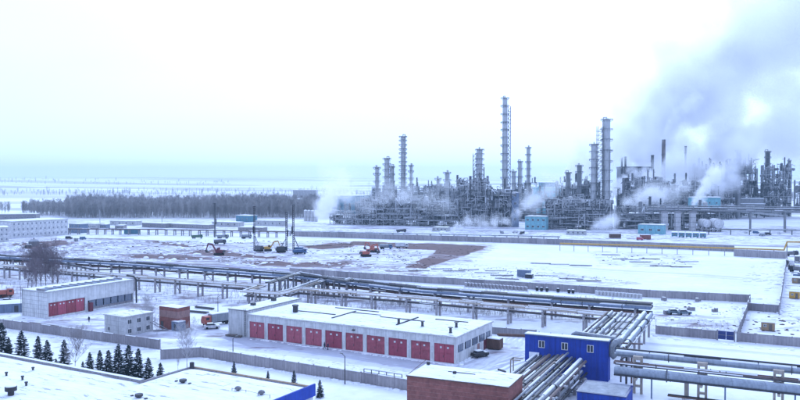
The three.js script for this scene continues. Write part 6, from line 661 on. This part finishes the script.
// ---------- steam ----------
{
  const flake = (seed, n, s) => { const r = rng(seed), p = [], nn = [], uv = []; for (let i = 0; i < n; i++) { let x, y, z; do { x = r() * 2 - 1; y = r() * 2 - 1; z = r() * 2 - 1; } while (x * x + y * y + z * z > 1); const k = 1; const c = V(x, y, z).multiplyScalar(k), a = V(r() - 0.5, r() - 0.5, r() - 0.5).normalize(), b = V(r() - 0.5, r() - 0.5, r() - 0.5).normalize(), q = a.clone().cross(b).normalize(), w = q.clone().cross(a); const A = c.clone().addScaledVector(a, s), B = c.clone().addScaledVector(a, -s * 0.5).addScaledVector(w, s * 0.87), C = c.clone().addScaledVector(a, -s * 0.5).addScaledVector(w, -s * 0.87); for (const e of [A, B, C]) { p.push(e.x, e.y, e.z); nn.push(q.x, q.y, q.z); uv.push(0, 0); } } const g = new THREE.BufferGeometry(); g.setAttribute('position', new THREE.Float32BufferAttribute(p, 3)); g.setAttribute('normal', new THREE.Float32BufferAttribute(nn, 3)); return g; };
  const puff = flake(3, 900, 0.0183), wisp = flake(4, 7000, 0.0066), vap = new THREE.MeshPhysicalMaterial({ roughness: 1, transmission: 0.75, thickness: 0, ior: 1.02, specularIntensity: 0 }); vap.color.setRGB(0.99, 0.99, 0.99);
  // path: [x, y, z, radius] points; lumps gather into billows, each billow is filled with fine droplets
  globalThis.steam = function (label, path, lumps, perLump, seed, lumpSize = 0.42, spread = 1, grain = 0.28) {
    const r = rng(seed), g = () => (r() + r() + r() + r() - 2) * 0.9, ms = [], q = new THREE.Quaternion(), n = path.length - 1;
    for (let i = 0; i < lumps; i++) { const t = (i + r()) / lumps * n, k = Math.min(n - 1, Math.floor(t)), f = t - k, a = path[k], b = path[k + 1], R = a[3] + (b[3] - a[3]) * f, c = [0, 1, 2].map((j) => a[j] + (b[j] - a[j]) * f + g() * R * 0.75 * spread), lr = R * lumpSize * (0.5 + 0.9 * r());
      for (let j = 0; j < perLump; j++) { let x, y, z, l; do { x = r() * 2 - 1; y = r() * 2 - 1; z = r() * 2 - 1; l = x * x + y * y + z * z; } while (l > 1); const s = lr * (grain + 0.25 * r()); ms.push(new THREE.Matrix4().compose(V(c[0] + x * lr, c[1] + y * lr, c[2] + z * lr), q.set(r() - 0.5, r() - 0.5, r() - 0.5, r() - 0.5).normalize().clone(), V(s, s, s))); } }
    const o = new THREE.InstancedMesh(grain >= 0.5 ? wisp : puff, vap, ms.length); ms.forEach((m, i) => o.setMatrixAt(i, m)); o.name = numbered('steam_cloud'); o.castShadow = o.receiveShadow = true; scene.add(o); return tag(o, label, 'steam', undefined, 'stuff');
  };
  const S = (p, r) => [...p, r];
  steam('great bank of lavender steam rolling up and away over the refinery', [S([304.4, 57.3, -960.0], 22), S([331.2, 104.6, -980.0], 38), S([382.6, 161.5, -1000.0], 58), S([477.3, 226.8, -1040.0], 82), S([615.2, 292.3, -1080.0], 95), S([726.3, 338.3, -1120.0], 95)], 210, 84, 5, 0.37, 1.05);
  steam('second bank of steam spreading behind the dark tower block', [S([371.1, 35.6, -960.0], 24), S([430.6, 81.1, -980.0], 40), S([518.7, 121.8, -1000.0], 56), S([635.6, 166.3, -1040.0], 70)], 115, 70, 6, 0.37, 1.05);
  steam('white steam billowing low across the boiler halls', [S([240.3, 30.7, -850.0], 9), S([269.6, 42.0, -850.0], 15), S([305.3, 48.8, -855.0], 20), S([349.4, 60.3, -860.0], 22)], 64, 44, 7, 0.5);
  steam('lavender steam drifting up behind the great pair of columns', [S([199.1, 42.0, -900.0], 10), S([221.8, 66.0, -900.0], 18), S([260.5, 84.4, -910.0], 24), S([306.0, 109.3, -920.0], 28)], 46, 18, 8, 0.55, 1, 0.5);
  steam('thin white plume leaving the brown chimney', [S([325.0, 93.7, -925.0], 3), S([332.1, 108.6, -928.0], 6), S([347.0, 126.2, -932.0], 11), S([369.8, 146.9, -940.0], 17)], 30, 40, 9, 0.55, 0.7);
  steam('bright puff of steam before the steaming tower frame', [S([259.7, 19.1, -660.0], 4), S([264.0, 29.7, -660.0], 7), S([272.6, 40.2, -664.0], 9), S([285.6, 52.7, -670.0], 12)], 34, 44, 10, 0.55, 0.8);
  steam('steam curling round the foot of the dark tower block', [S([337.1, 24.9, -800.0], 7), S([349.3, 42.0, -804.0], 12), S([362.5, 61.4, -810.0], 15), S([388.6, 83.5, -820.0], 20)], 40, 12, 11, 0.55, 1, 0.6);
  steam('thin steam veiling the foot of the steaming tower', [S([207.1, 19.0, -690.0], 6), S([230.7, 27.2, -692.0], 10), S([259.1, 32.7, -694.0], 12)], 30, 7, 16, 0.6, 1, 0.7);
  steam('thin white steam drifting from the silos', [S([-64.1, 12.4, -600.0], 3), S([-62.6, 19.5, -602.0], 6), S([-56.6, 28.3, -606.0], 10), S([-44.1, 35.5, -612.0], 14)], 34, 13, 12, 0.6, 1, 0.6);
  steam('faint steam rising among the clustered columns', [S([-42.7, 20.7, -640.0], 8), S([0.0, 28.2, -645.0], 12), S([43.3, 31.6, -650.0], 13)], 24, 2, 15, 0.7, 1, 0.8);
  steam('faint steam drifting between the tall stack and the turquoise hall', [S([95.2, 13.1, -620.0], 4), S([111.0, 24.9, -640.0], 9), S([133.7, 36.7, -660.0], 12)], 24, 4, 17, 0.6, 1, 0.8);
  steam('low wisp of steam creeping below the dense steel block', [S([41.3, 3.2, -618.0], 2), S([61.7, 6.7, -616.0], 5), S([90.1, 9.2, -614.0], 5)], 24, 6, 13, 0.7, 1, 0.8);
  steam('low wisp of steam at the foot of the great columns', [S([155.4, 2.4, -606.0], 2), S([162.9, 6.5, -604.0], 5), S([170.9, 9.8, -604.0], 6)], 22, 7, 14, 0.7, 1, 0.8);
}

renderer.setSize(1024, 512);
renderer.render(scene, camera);
